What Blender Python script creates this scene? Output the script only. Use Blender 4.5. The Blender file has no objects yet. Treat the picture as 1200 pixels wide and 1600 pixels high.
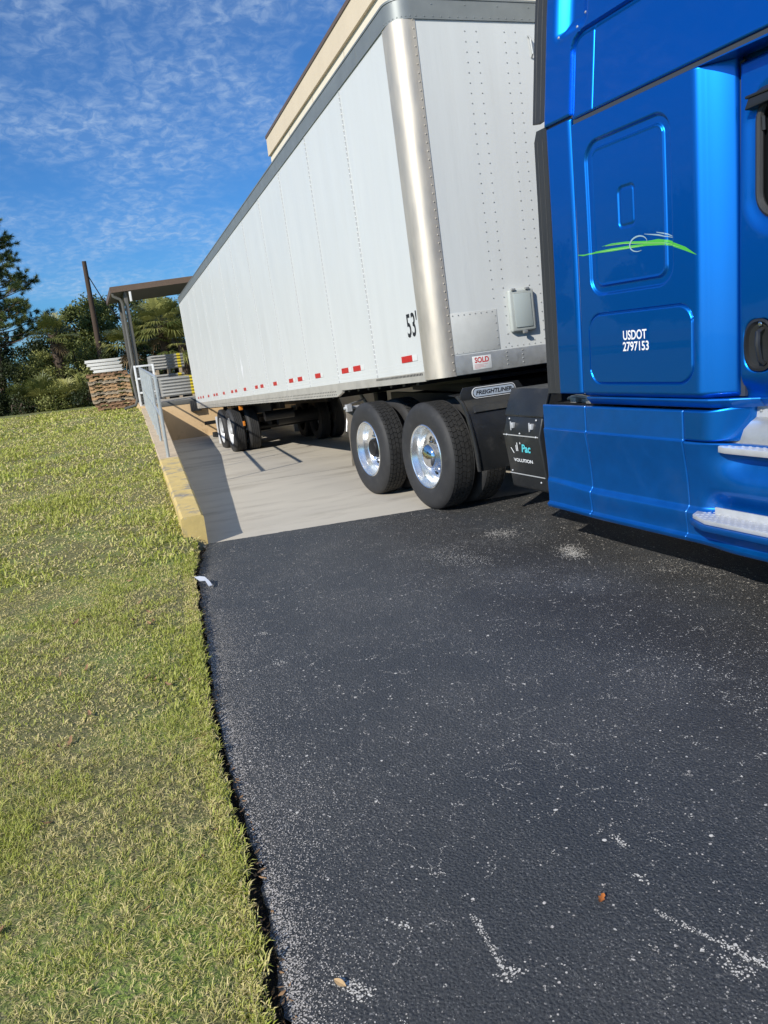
import bpy, bmesh, math, random
import numpy as np
from mathutils import Vector, Matrix, noise
R = math.radians
PI = math.pi
rng = np.random.default_rng(7)
random.seed(7)
scene = bpy.context.scene
COL = scene.collection

# ------------------------------------------------------------------ camera
camd = bpy.data.cameras.new("camera")
cam = bpy.data.objects.new("camera", camd)
COL.objects.link(cam)
right = Vector((0.3614, 0.9268, -0.1048))
down = Vector((0.1652, -0.1747, -0.9707))
fwd = Vector((-0.9178, 0.3334, -0.2161))
fwd.normalize()
right = (right - fwd * right.dot(fwd)).normalized()
down = fwd.cross(right)
cam.matrix_world = Matrix(((right.x, -down.x, -fwd.x, 5.884),
                           (right.y, -down.y, -fwd.y, -2.781),
                           (right.z, -down.z, -fwd.z, 1.556),
                           (0, 0, 0, 1)))
camd.sensor_fit = 'HORIZONTAL'
camd.sensor_width = 36.0
camd.lens = 36.0 * 1179.2 / 1200.0
camd.clip_start = 0.05
camd.clip_end = 3000
scene.camera = cam

# ------------------------------------------------------------------ light
SUN_EL = R(32.5)
sh = Vector((0.53, -0.848)).normalized()
SUN = Vector((sh.x * math.cos(SUN_EL), sh.y * math.cos(SUN_EL), math.sin(SUN_EL)))
sd = bpy.data.lights.new("sun", 'SUN')
sd.energy = 4.5
sd.angle = R(0.53)
sd.color = (1.0, 0.94, 0.84)
sun = bpy.data.objects.new("sun", sd)
COL.objects.link(sun)
sun.rotation_euler = SUN.to_track_quat('Z', 'Y').to_euler()
sun.location = (20, -30, 30)

world = bpy.data.worlds.new("World")
scene.world = world
world.use_nodes = True
wn, wl = world.node_tree.nodes, world.node_tree.links
wn.clear()
wout = wn.new('ShaderNodeOutputWorld')
bg = wn.new('ShaderNodeBackground')
bg.inputs['Strength'].default_value = 0.078
sky = wn.new('ShaderNodeTexSky')
sky.sky_type = 'NISHITA'
sky.sun_disc = False
sky.sun_elevation = SUN_EL
sky.sun_rotation = math.atan2(sh.x, sh.y)
sky.altitude = 0
sky.air_density = 1.0
sky.dust_density = 0.6
sky.ozone_density = 3.0
# thin mottled high cloud, laid out on a flat layer far above
tc = wn.new('ShaderNodeTexCoord')
sep = wn.new('ShaderNodeSeparateXYZ')
wl.new(tc.outputs['Generated'], sep.inputs[0])
mz = wn.new('ShaderNodeMath'); mz.operation = 'MAXIMUM'; mz.inputs[1].default_value = 0.03
wl.new(sep.outputs['Z'], mz.inputs[0])
az = wn.new('ShaderNodeMath'); az.operation = 'ADD'; az.inputs[1].default_value = 0.22
wl.new(mz.outputs[0], az.inputs[0])
dx = wn.new('ShaderNodeMath'); dx.operation = 'DIVIDE'
dy = wn.new('ShaderNodeMath'); dy.operation = 'DIVIDE'
wl.new(sep.outputs['X'], dx.inputs[0]); wl.new(az.outputs[0], dx.inputs[1])
wl.new(sep.outputs['Y'], dy.inputs[0]); wl.new(az.outputs[0], dy.inputs[1])
cmb = wn.new('ShaderNodeCombineXYZ')
wl.new(dx.outputs[0], cmb.inputs[0]); wl.new(dy.outputs[0], cmb.inputs[1])


def wnoise(scale, detail, rough, dist=0.0):
    n = wn.new('ShaderNodeTexNoise')
    n.inputs['Scale'].default_value = scale
    n.inputs['Detail'].default_value = detail
    n.inputs['Roughness'].default_value = rough
    n.inputs['Distortion'].default_value = dist
    wl.new(cmb.outputs[0], n.inputs['Vector'])
    return n


def wramp(src, a, b):
    m = wn.new('ShaderNodeMapRange')
    m.interpolation_type = 'SMOOTHSTEP'
    m.inputs['From Min'].default_value = a
    m.inputs['From Max'].default_value = b
    wl.new(src, m.inputs['Value'])
    return m.outputs[0]


cells = wramp(wnoise(27.0, 5.0, 0.62, 0.5).outputs['Fac'], 0.36, 0.82)
patch = wramp(wnoise(2.4, 4.0, 0.55).outputs['Fac'], 0.32, 0.66)
mul = wn.new('ShaderNodeMath'); mul.operation = 'MULTIPLY'
wl.new(cells, mul.inputs[0]); wl.new(patch, mul.inputs[1])
veil = wn.new('ShaderNodeMath'); veil.operation = 'MULTIPLY_ADD'
veil.inputs[1].default_value = 0.60
wl.new(mul.outputs[0], veil.inputs[0])
v2 = wn.new('ShaderNodeMath'); v2.operation = 'MULTIPLY'; v2.inputs[1].default_value = 0.10
wl.new(patch, v2.inputs[0]); wl.new(v2.outputs[0], veil.inputs[2])
cmix = wn.new('ShaderNodeMixRGB')
cmix.inputs['Color2'].default_value = (5.6, 7.2, 9.4, 1)
wl.new(veil.outputs[0], cmix.inputs['Fac'])
gain = wn.new('ShaderNodeMixRGB'); gain.blend_type = 'MULTIPLY'; gain.inputs['Fac'].default_value = 1.0
gain.inputs['Color2'].default_value = (0.40, 0.88, 1.42, 1)
wl.new(sky.outputs[0], gain.inputs['Color1'])
wl.new(gain.outputs[0], cmix.inputs['Color1'])
wl.new(cmix.outputs[0], bg.inputs['Color'])
wl.new(bg.outputs[0], wout.inputs['Surface'])

scene.view_settings.view_transform = 'Standard'
scene.view_settings.look = 'None'
scene.view_settings.exposure = 0.22
scene.view_settings.gamma = 1.0
scene.view_settings.use_curve_mapping = False


# ------------------------------------------------------------------ materials
def rgb(r, g, b):
    f = lambda c: ((c / 255 + 0.055) / 1.055) ** 2.4 if c > 10 else c / 255 / 12.92
    return (f(r), f(g), f(b))


MATS = {}


def mat(name, col, rough=0.6, metal=0.0, var=None, bump=None, coat=0.0, coat_rough=0.05, var2=None, spec=0.5,
        stretch=(1, 1, 1), rough_var=None, transl=0.0, attr=None, col2=None):
    """var=(scale, amount, detail)  var2=(scale, colour, lo, hi): patches of a second colour  bump=(scale, dist)"""
    m = bpy.data.materials.new(name)
    m.use_nodes = True
    nt = m.node_tree
    N, L = nt.nodes, nt.links
    b = N['Principled BSDF']
    b.inputs['Roughness'].default_value = rough
    b.inputs['Metallic'].default_value = metal
    b.inputs['Specular IOR Level'].default_value = spec
    b.inputs['Coat Weight'].default_value = coat
    b.inputs['Coat Roughness'].default_value = coat_rough
    tcn = N.new('ShaderNodeTexCoord')
    mp = N.new('ShaderNodeMapping')
    mp.inputs['Scale'].default_value = stretch
    L.new(tcn.outputs['Object'], mp.inputs['Vector'])

    def noi(scale, detail=4.0, r=0.6, vec=None):
        n = N.new('ShaderNodeTexNoise')
        n.inputs['Scale'].default_value = scale
        n.inputs['Detail'].default_value = detail
        n.inputs['Roughness'].default_value = r
        L.new((vec or mp).outputs[0] if vec is None else vec, n.inputs['Vector'])
        return n.outputs['Fac']

    def mr(src, a, b_, c=0.0, d=1.0):
        q = N.new('ShaderNodeMapRange')
        q.inputs['From Min'].default_value = a
        q.inputs['From Max'].default_value = b_
        q.inputs['To Min'].default_value = c
        q.inputs['To Max'].default_value = d
        L.new(src, q.inputs['Value'])
        return q.outputs[0]
    cur = None
    rgbn = N.new('ShaderNodeRGB')
    rgbn.outputs[0].default_value = (*col, 1)
    cur = rgbn.outputs[0]
    if attr:
        a = N.new('ShaderNodeAttribute'); a.attribute_name = attr
        x = N.new('ShaderNodeMixRGB')
        L.new(a.outputs['Fac'], x.inputs['Fac'])
        L.new(cur, x.inputs['Color1'])
        x.inputs['Color2'].default_value = (*col2, 1)
        cur = x.outputs[0]
    if var:
        x = N.new('ShaderNodeMixRGB'); x.blend_type = 'MULTIPLY'; x.inputs['Fac'].default_value = 1
        g = mr(noi(var[0], var[2] if len(var) > 2 else 4.0), 0.25, 0.75, 1 - var[1], 1 + var[1])
        L.new(cur, x.inputs['Color1']); L.new(g, x.inputs['Color2'])
        cur = x.outputs[0]
    if var2:
        for (s, c2, lo, hi) in (var2 if isinstance(var2, list) else [var2]):
            x = N.new('ShaderNodeMixRGB')
            L.new(mr(noi(s, 6.0, 0.65), lo, hi), x.inputs['Fac'])
            L.new(cur, x.inputs['Color1'])
            x.inputs['Color2'].default_value = (*c2, 1)
            cur = x.outputs[0]
    L.new(cur, b.inputs['Base Color'])
    if rough_var:
        L.new(mr(noi(rough_var[0]), 0.3, 0.7, rough - rough_var[1], rough + rough_var[1]), b.inputs['Roughness'])
    if bump:
        bp = N.new('ShaderNodeBump')
        bp.inputs['Strength'].default_value = 1.0
        bp.inputs['Distance'].default_value = bump[1]
        L.new(noi(bump[0], 5.0, 0.6), bp.inputs['Height'])
        L.new(bp.outputs[0], b.inputs['Normal'])
    if transl:
        t = N.new('ShaderNodeBsdfTranslucent')
        L.new(cur, t.inputs['Color'])
        ms = N.new('ShaderNodeMixShader'); ms.inputs[0].default_value = transl
        out = N['Material Output']
        L.new(b.outputs[0], ms.inputs[1]); L.new(t.outputs[0], ms.inputs[2])
        L.new(ms.outputs[0], out.inputs['Surface'])
    MATS[name] = m
    return m


WHITE = mat('trailer_white', (0.61, 0.63, 0.62), 0.38, var=(2.2, 0.035), stretch=(2.0, 2.0, 0.25),
            var2=[(5.0, (0.56, 0.57, 0.55), 0.58, 0.95)], bump=(1.1, 0.006), rough_var=(3.0, 0.08))
ALU = mat('trailer_aluminium', (0.42, 0.43, 0.42), 0.45, 0.55, var=(6.0, 0.15), stretch=(1, 1, 1),
          var2=[(9.0, (0.25, 0.25, 0.24), 0.55, 0.8)], rough_var=(8.0, 0.1))
SEAM = mat('seam_strip', (0.46, 0.47, 0.47), 0.5)
RAILT = mat('rail_grey', (0.22, 0.24, 0.24), 0.5, 0.35, var=(5.0, 0.12))
RAILB = mat('rail_beige', (0.50, 0.48, 0.43), 0.5, 0.3, var=(5.0, 0.15), var2=[(12.0, (0.30, 0.27, 0.22), 0.6, 0.85)])
POST = mat('corner_steel', (0.56, 0.51, 0.43), 0.50, 0.55, var=(7.0, 0.14), stretch=(1, 1, 0.25), rough_var=(14.0, 0.07),
           var2=[(18.0, (0.38, 0.37, 0.34), 0.62, 0.8)])
BLUE = mat('blue_paint', (0.000, 0.150, 0.56), 0.37, 0.86, coat=0.5, coat_rough=0.015, var=(900.0, 0.08, 2.0))
BLUE2 = mat('blue_paint_lower', (0.000, 0.125, 0.47), 0.42, 0.7, coat=0.5, coat_rough=0.08, var=(14.0, 0.07),
            var2=[(3.0, (0.03, 0.14, 0.40), 0.55, 0.9)], rough_var=(6.0, 0.08))
RUBBER = mat('rubber', (0.028, 0.029, 0.030), 0.55, var=(3.0, 0.2), stretch=(8, 8, 0.4), bump=(60, 0.0008))
TYRE = mat('tyre_rubber', (0.026, 0.026, 0.027), 0.68, var=(6.0, 0.25), var2=[(9.0, (0.06, 0.058, 0.054), 0.55, 0.9)],
           bump=(90, 0.0006))
TREAD = mat('tread_rubber', (0.021, 0.021, 0.021), 0.72, var=(9.0, 0.25), var2=[(14.0, (0.05, 0.047, 0.042), 0.55, 0.85)])
RIM = mat('polished_aluminium', (0.88, 0.88, 0.86), 0.24, 0.95)
CHROME = mat('chrome', (0.72, 0.74, 0.78), 0.06, 1.0)
BLACKM = mat('black_metal', (0.012, 0.012, 0.013), 0.5, 0.2, var=(5.0, 0.3), var2=[(12.0, (0.05, 0.045, 0.04), 0.6, 0.9)])
BPLAS = mat('black_plastic', (0.018, 0.019, 0.020), 0.38, var=(8.0, 0.2), var2=[(7.0, (0.06, 0.058, 0.055), 0.56, 0.9)],
            rough_var=(9.0, 0.12), bump=(40, 0.0006))
STEEL = mat('step_aluminium', (0.60, 0.61, 0.62), 0.45, 0.45, var=(12.0, 0.1), rough_var=(20.0, 0.1))
GALV = mat('galvanised', (0.47, 0.50, 0.51), 0.42, 0.45, var=(9.0, 0.12))
TAN = mat('tan_paint', rgb(214, 184, 142), 0.8, var=(2.5, 0.08), var2=[(3.5, rgb(150, 118, 84), 0.58, 0.9)], bump=(60, 0.001))
CREAM = mat('stucco_cream', (0.62, 0.52, 0.38), 0.85, var=(1.2, 0.05), bump=(60, 0.002))
CREAM2 = mat('stucco_light', (0.72, 0.65, 0.52), 0.85, var=(1.2, 0.05), bump=(60, 0.002))
BROWNM = mat('brown_trim', (0.13, 0.088, 0.062), 0.5, var=(3.0, 0.1))
OLIVE = mat('olive_steel', (0.10, 0.098, 0.088), 0.55, var=(4.0, 0.1))
SOFFIT = mat('soffit_metal', (0.036, 0.035, 0.026), 0.6, var=(4.0, 0.1))
YELLOW = mat('yellow_kerb_paint', (0.62, 0.46, 0.17), 0.7, var=(6.0, 0.12),
             var2=[(5.0, (0.27, 0.24, 0.19), 0.50, 0.66), (16.0, (0.62, 0.55, 0.40), 0.60, 0.75)], bump=(50, 0.002))
WALLC = mat('tan_concrete', (0.52, 0.41, 0.28), 0.85, var=(5.0, 0.12), var2=[(7.0, (0.30, 0.25, 0.19), 0.55, 0.8)], bump=(50, 0.002))
GATEW = mat('white_gate_paint', (0.72, 0.73, 0.73), 0.45, var=(5.0, 0.05))
MESHG = mat('grey_mesh', (0.22, 0.23, 0.24), 0.6, 0.3)
WOODS = [mat('pallet_wood_%s' % n, c, 0.85, var=(9.0, 0.25), stretch=(1, .4, 4), bump=(40, 0.002)) for n, c in
         (('tan', (0.50, 0.32, 0.17)), ('brown', (0.30, 0.175, 0.10)), ('grey', (0.40, 0.32, 0.23)))]
POLEW = mat('pole_wood', (0.060, 0.040, 0.028), 0.9, var=(3.0, 0.3), stretch=(8, 8, .6), bump=(30, 0.004))
SHEETG = mat('sheet_metal_grey', (0.36, 0.36, 0.345), 0.55, 0.2, var=(3.0, 0.1))
PANELW = mat('panel_white', (0.72, 0.71, 0.68), 0.6, var=(6.0, 0.08))
YSTRAP = mat('yellow_band', (0.62, 0.50, 0.03), 0.6)
REDT = mat('reflector_red', (0.50, 0.02, 0.02), 0.35, var=(30.0, 0.15))
WHT = mat('reflector_white', (0.68, 0.69, 0.68), 0.35)
INKB = mat('ink_black', (0.015, 0.015, 0.017), 0.5)
INKW = mat('ink_white', (0.78, 0.79, 0.80), 0.5)
INKR = mat('ink_red', (0.50, 0.015, 0.02), 0.5)
INKG = mat('ink_grey', (0.42, 0.40, 0.42), 0.5)
INKC = mat('ink_cyan', (0.10, 0.55, 0.62), 0.5)
GREEN = mat('decal_green', (0.075, 0.42, 0.05), 0.4, coat=0.6)
GREENL = mat('decal_green_pale', (0.24, 0.55, 0.16), 0.4, coat=0.6)
SILV = mat('decal_silver', (0.26, 0.40, 0.46), 0.35, coat=0.6)
GAP = mat('seam_sealant', (0.04, 0.045, 0.055), 0.5)
FLAP = mat('mud_flap_dusty', (0.24, 0.21, 0.17), 0.8, var=(6.0, 0.2))
AMBER = mat('amber_lens', (0.62, 0.20, 0.02), 0.25)
BOXL = mat('document_box_plastic', (0.40, 0.43, 0.41), 0.30, var=(5.0, 0.1))
BARK = mat('bark', (0.075, 0.052, 0.036), 0.9, var=(8.0, 0.3), bump=(25, 0.01))
LITTER = mat('leaf_brown', (0.30, 0.175, 0.085), 0.8, var=(40.0, 0.3))
LITTERO = mat('leaf_orange', (0.46, 0.15, 0.03), 0.7, var=(60.0, 0.3))
LITTERT = mat('leaf_tan', (0.42, 0.29, 0.15), 0.7, var=(60.0, 0.2))
PLAST = mat('scrap_plastic', (0.50, 0.53, 0.58), 0.35)
CHIP = mat('exposed_stone', (0.44, 0.41, 0.37), 0.85, var=(160.0, 0.85))
CHIPB = mat('exposed_stone_bright', (0.58, 0.55, 0.49), 0.85, var=(160.0, 0.5))
SOIL = mat('soil', (0.030, 0.022, 0.016), 0.95, var=(40.0, 0.4), bump=(60, 0.01))

GLASS = bpy.data.materials.new('dark_glass')
GLASS.use_nodes = True
gb = GLASS.node_tree.nodes['Principled BSDF']
gb.inputs['Base Color'].default_value = (0.006, 0.007, 0.008, 1)
gb.inputs['Roughness'].default_value = 0.03
gb.inputs['Specular IOR Level'].default_value = 0.5
MATS['glass'] = GLASS


def asphalt_material():
    m = bpy.data.materials.new('asphalt')
    m.use_nodes = True
    N, L = m.node_tree.nodes, m.node_tree.links
    b = N['Principled BSDF']
    tcn = N.new('ShaderNodeTexCoord')
    co = tcn.outputs['Object']

    def noi(s, d=4.0, r=0.6):
        n = N.new('ShaderNodeTexNoise')
        n.inputs['Scale'].default_value = s; n.inputs['Detail'].default_value = d; n.inputs['Roughness'].default_value = r
        L.new(co, n.inputs['Vector']); return n.outputs['Fac']

    def vor(s, feat='F1'):
        n = N.new('ShaderNodeTexVoronoi'); n.feature = feat
        n.inputs['Scale'].default_value = s
        L.new(co, n.inputs['Vector']); return n

    def mr(src, a, b_, c=0.0, d=1.0):
        q = N.new('ShaderNodeMapRange')
        q.inputs['From Min'].default_value = a; q.inputs['From Max'].default_value = b_
        q.inputs['To Min'].default_value = c; q.inputs['To Max'].default_value = d
        L.new(src, q.inputs['Value']); return q.outputs[0]

    def mix(f, c1, c2, mode='MIX'):
        x = N.new('ShaderNodeMixRGB'); x.blend_type = mode
        if isinstance(f, float): x.inputs[0].default_value = f
        else: L.new(f, x.inputs[0])
        for i, c in ((1, c1), (2, c2)):
            if isinstance(c, tuple): x.inputs[i].default_value = (*c, 1)
            else: L.new(c, x.inputs[i])
        return x.outputs[0]

    def mul(a, b_):
        x = N.new('ShaderNodeMath'); x.operation = 'MULTIPLY'
        L.new(a, x.inputs[0]); L.new(b_, x.inputs[1]); return x.outputs[0]
    c = mix(mr(noi(0.8, 5.0), 0.35, 0.68), (0.047, 0.053, 0.060), (0.072, 0.074, 0.075))
    c = mix(1.0, c, mr(noi(120, 4.0, 0.75), 0.3, 0.7, 0.45, 1.6), 'MULTIPLY')
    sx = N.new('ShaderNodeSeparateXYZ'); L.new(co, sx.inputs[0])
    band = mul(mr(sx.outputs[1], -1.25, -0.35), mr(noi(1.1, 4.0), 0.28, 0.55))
    c = mix(mul(band, mr(noi(45, 3.0), 0.2, 0.6, 0.7, 1.0)), c, (0.036, 0.035, 0.034))   # patchy darker band towards the truck
    # worn stone tips: tiny pale specks, thicker in some patches
    wear = mr(noi(1.6, 5.0, 0.65), 0.42, 0.66)
    v = vor(190.0)
    tip = mr(v.outputs['Distance'], 0.42, 0.22)
    sel = mr(noi(60, 4.0, 0.75), 0.54, 0.64)
    top = mul(mr(vor(88.0).outputs['Distance'], 0.36, 0.10), mr(noi(30, 5.0, 0.7), 0.40, 0.62))
    c = mix(mul(top, mr(wear, 0, 1, 0.35, 0.8)), c, (0.17, 0.17, 0.175))
    c = mix(mul(mul(tip, sel), mr(wear, 0, 1, 0.40, 1.0)), c, (0.50, 0.48, 0.44))
    sel2 = mr(noi(12, 6.0, 0.75), 0.52, 0.72)
    c = mix(mul(mul(mr(vor(230.0).outputs['Distance'], 0.5, 0.2), sel2), wear), c, (0.34, 0.32, 0.29))
    v3 = vor(170.0)
    sp3 = N.new('ShaderNodeSeparateColor'); L.new(v3.outputs['Color'], sp3.inputs[0])
    pick = mul(mr(sp3.outputs[0], 0.90, 0.93), mr(v3.outputs['Distance'], 0.50, 0.30))
    c = mix(mul(pick, mr(wear, 0, 1, 0.25, 0.95)), c, (0.40, 0.385, 0.36))
    v4 = vor(60.0)
    sp4 = N.new('ShaderNodeSeparateColor'); L.new(v4.outputs['Color'], sp4.inputs[0])
    c = mix(mul(mul(mr(sp4.outputs[1], 0.955, 0.965), mr(v4.outputs['Distance'], 0.30, 0.18)), mr(noi(300, 2.0), 0.45, 0.52)), c, (0.55, 0.53, 0.49))
    # sparse hairlines of worn sealer
    e = vor(5.5, 'DISTANCE_TO_EDGE')
    hair = mul(mr(e.outputs['Distance'], 0.010, 0.002), mr(noi(9, 5.0, 0.7), 0.55, 0.66))
    c = mix(mul(hair, mr(noi(90, 2.0), 0.42, 0.62)), c, (0.36, 0.34, 0.31))
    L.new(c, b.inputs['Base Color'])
    b.inputs['Specular IOR Level'].default_value = 0.42
    L.new(mr(noi(50, 3.0), 0.3, 0.7, 0.52, 0.72), b.inputs['Roughness'])
    # pebbled relief
    h1 = mr(vor(105.0).outputs['Distance'], 0.0, 0.75, 1.35, 0.0)
    h2 = noi(240, 5.0, 0.8)
    ad = N.new('ShaderNodeMath'); ad.operation = 'MULTIPLY_ADD'; ad.inputs[1].default_value = 0.55
    L.new(h1, ad.inputs[0]); L.new(h2, ad.inputs[2])
    bp = N.new('ShaderNodeBump'); bp.inputs['Strength'].default_value = 1.0; bp.inputs['Distance'].default_value = 0.0075
    L.new(ad.outputs[0], bp.inputs['Height']); L.new(bp.outputs[0], b.inputs['Normal'])
    return m


def concrete_material():
    return mat('ramp_concrete', (0.50, 0.46, 0.385), 0.85, var=(0.9, 0.10), stretch=(1.2, 0.5, 1),
               var2=[(1.6, (0.30, 0.265, 0.215), 0.50, 0.78), (26.0, (0.47, 0.44, 0.39), 0.60, 0.80)], bump=(70, 0.0012))


def lawn_material():
    return mat('lawn_base', (0.15, 0.15, 0.05), 0.95, var=(30.0, 0.45, 6.0),
               var2=[(1.4, (0.20, 0.28, 0.05), 0.45, 0.65), (55.0, (0.36, 0.29, 0.15), 0.50, 0.68),
                     (80.0, (0.035, 0.035, 0.015), 0.55, 0.70)], bump=(60, 0.02))


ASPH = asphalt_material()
CONC = concrete_material()
LAWN = lawn_material()
GRASS = mat('grass_blade', (0.35, 0.41, 0.045), 0.55, attr='tint', col2=(0.82, 0.68, 0.34), transl=0.28, spec=0.3)


# ------------------------------------------------------------------ mesh helpers
class MB:
    def __init__(s):
        s.v, s.f = [], []

    def add(s, vs, fs):
        n = len(s.v)
        s.v += [tuple(p) for p in vs]
        s.f += [tuple(i + n for i in f) for f in fs]
        return s

    def box(s, x0, x1, y0, y1, z0, z1, rot=0, c=None):
        vs = [(x, y, z) for z in (z0, z1) for y in (y0, y1) for x in (x0, x1)]
        if rot:
            cx, cy = c if c else ((x0 + x1) / 2, (y0 + y1) / 2)
            ca, sa = math.cos(rot), math.sin(rot)
            vs = [(cx + (x - cx) * ca - (y - cy) * sa, cy + (x - cx) * sa + (y - cy) * ca, z) for x, y, z in vs]
        return s.add(vs, [(0, 2, 3, 1), (4, 5, 7, 6), (0, 1, 5, 4), (2, 6, 7, 3), (0, 4, 6, 2), (1, 3, 7, 5)])

    def hexa(s, p):  # 8 points: bottom 4 (ccw), top 4
        return s.add(p, [(0, 3, 2, 1), (4, 5, 6, 7), (0, 1, 5, 4), (1, 2, 6, 5), (2, 3, 7, 6), (3, 0, 4, 7)])

    def prism(s, poly, axis, a, b):
        """poly: 2d points in the two other axes (in xyz order), extruded from a to b on axis"""
        def P(u, v, w):
            return {0: (w, u, v), 1: (u, w, v), 2: (u, v, w)}[axis]
        n = len(poly)
        vs = [P(u, v, a) for u, v in poly] + [P(u, v, b) for u, v in poly]
        fs = [tuple(range(n))[::-1], tuple(range(n, 2 * n))] + [(i, (i + 1) % n, n + (i + 1) % n, n + i) for i in range(n)]
        return s.add(vs, fs)

    def tube(s, pts, r, n=8, caps=True, r2=None):
        pts = [Vector(p) for p in pts]
        rs = r if isinstance(r, (list, tuple)) else [r] * len(pts)
        if r2 is not None:
            rs = [r + (r2 - r) * i / (len(pts) - 1) for i in range(len(pts))]
        base = len(s.v)
        prev = None
        for i, p in enumerate(pts):
            a = pts[min(i + 1, len(pts) - 1)] - pts[max(i - 1, 0)]
            if a.length < 1e-9: a = Vector((0, 0, 1))
            a.normalize()
            if prev is None:
                u = a.orthogonal().normalized()
            else:
                u = (prev - a * prev.dot(a))
                u = u.normalized() if u.length > 1e-6 else a.orthogonal().normalized()
            prev = u
            w = a.cross(u)
            for k in range(n):
                t = 2 * PI * k / n
                s.v.append(tuple(p + (u * math.cos(t) + w * math.sin(t)) * rs[i]))
        for i in range(len(pts) - 1):
            for k in range(n):
                k2 = (k + 1) % n
                s.f.append((base + i * n + k, base + i * n + k2, base + (i + 1) * n + k2, base + (i + 1) * n + k))
        if caps:
            s.f.append(tuple(base + k for k in range(n))[::-1])
            s.f.append(tuple(base + (len(pts) - 1) * n + k for k in range(n)))
        return s

    def lathe(s, prof, c=(0, 0, 0), n=64, closed=False):
        """prof: (r, y) revolved round the y axis"""
        base = len(s.v)
        for (r, y) in prof:
            for k in range(n):
                t = 2 * PI * k / n
                s.v.append((c[0] + r * math.cos(t), c[1] + y, c[2] + r * math.sin(t)))
        m = len(prof)
        for i in range(m if closed else m - 1):
            j = (i + 1) % m
            for k in range(n):
                k2 = (k + 1) % n
                s.f.append((base + i * n + k, base + i * n + k2, base + j * n + k2, base + j * n + k))
        return s

    def dome(s, p, nrm, r, h, n=6):
        p = Vector(p); nrm = Vector(nrm)
        u = nrm.orthogonal().normalized(); w = nrm.cross(u)
        base = len(s.v)
        for k in range(n):
            t = 2 * PI * k / n
            s.v.append(tuple(p + (u * math.cos(t) + w * math.sin(t)) * r))
        for k in range(n):
            t = 2 * PI * k / n
            s.v.append(tuple(p + (u * math.cos(t) + w * math.sin(t)) * r * .6 + nrm * h * .8))
        s.v.append(tuple(p + nrm * h))
        for k in range(n):
            k2 = (k + 1) % n
            s.f.append((base + k, base + k2, base + n + k2, base + n + k))
            s.f.append((base + n + k, base + n + k2, base + 2 * n))
        return s

    def build(s, name, m, parent=None, bevel=0, smooth=False, angle=None, loc=None, seg=2):
        me = bpy.data.meshes.new(name)
        me.from_pydata(s.v, [], s.f)
        bm = bmesh.new()
        bm.from_mesh(me)
        bmesh.ops.recalc_face_normals(bm, faces=bm.faces[:])
        if bevel:
            es = [e for e in bm.edges if len(e.link_faces) == 2 and e.calc_face_angle(0) > R(28)]
            bmesh.ops.bevel(bm, geom=es, offset=bevel, segments=seg, affect='EDGES', profile=0.5)
        bm.to_mesh(me)
        bm.free()
        me.materials.append(m)
        if smooth or bevel:
            for p in me.polygons: p.use_smooth = True
            if not hasattr(me, 'set_sharp_from_angle') or True:
                try: me.set_sharp_from_angle(angle=R(angle or 32))
                except Exception: pass
        o = bpy.data.objects.new(name, me)
        COL.objects.link(o)
        if parent is not None: o.parent = parent
        if loc is not None: o.location = loc
        return o


def np_mesh(name, V, F, m, parent=None, tint=None, smooth=False):
    """V (n,3), F (k,4) or (k,3) arrays"""
    V = np.asarray(V, dtype=np.float32); F = np.asarray(F, dtype=np.int32)
    me = bpy.data.meshes.new(name)
    me.vertices.add(len(V)); me.vertices.foreach_set('co', V.ravel())
    k = F.shape[1]
    me.loops.add(F.size); me.loops.foreach_set('vertex_index', F.ravel())
    me.polygons.add(len(F))
    me.polygons.foreach_set('loop_start', np.arange(0, F.size, k, dtype=np.int32))
    me.polygons.foreach_set('loop_total', np.full(len(F), k, dtype=np.int32))
    if smooth: me.polygons.foreach_set('use_smooth', np.ones(len(F), dtype=bool))
    me.update(calc_edges=True)
    me.validate()
    if tint is not None:
        a = me.attributes.new('tint', 'FLOAT', 'POINT')
        a.data.foreach_set('value', np.asarray(tint, dtype=np.float32))
    me.materials.append(m)
    o = bpy.data.objects.new(name, me)
    COL.objects.link(o)
    if parent is not None: o.parent = parent
    return o


def empty(name, loc=(0, 0, 0), rz=0.0, parent=None):
    o = bpy.data.objects.new(name, None)
    COL.objects.link(o)
    o.location = loc
    o.rotation_euler = (0, 0, rz)
    o.empty_display_size = 0.2
    if parent is not None: o.parent = parent
    return o


def tag(o, label=None, cat=None, group=None, kind=None):
    if label: o['label'] = label
    if cat: o['category'] = cat
    if group: o['group'] = group
    if kind: o['kind'] = kind
    return o


def copy_tree(o, parent=None):
    c = o.copy()
    COL.objects.link(c)
    if parent is not None: c.parent = parent
    for ch in list(o.children):
        copy_tree(ch, c)
    return c


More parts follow.
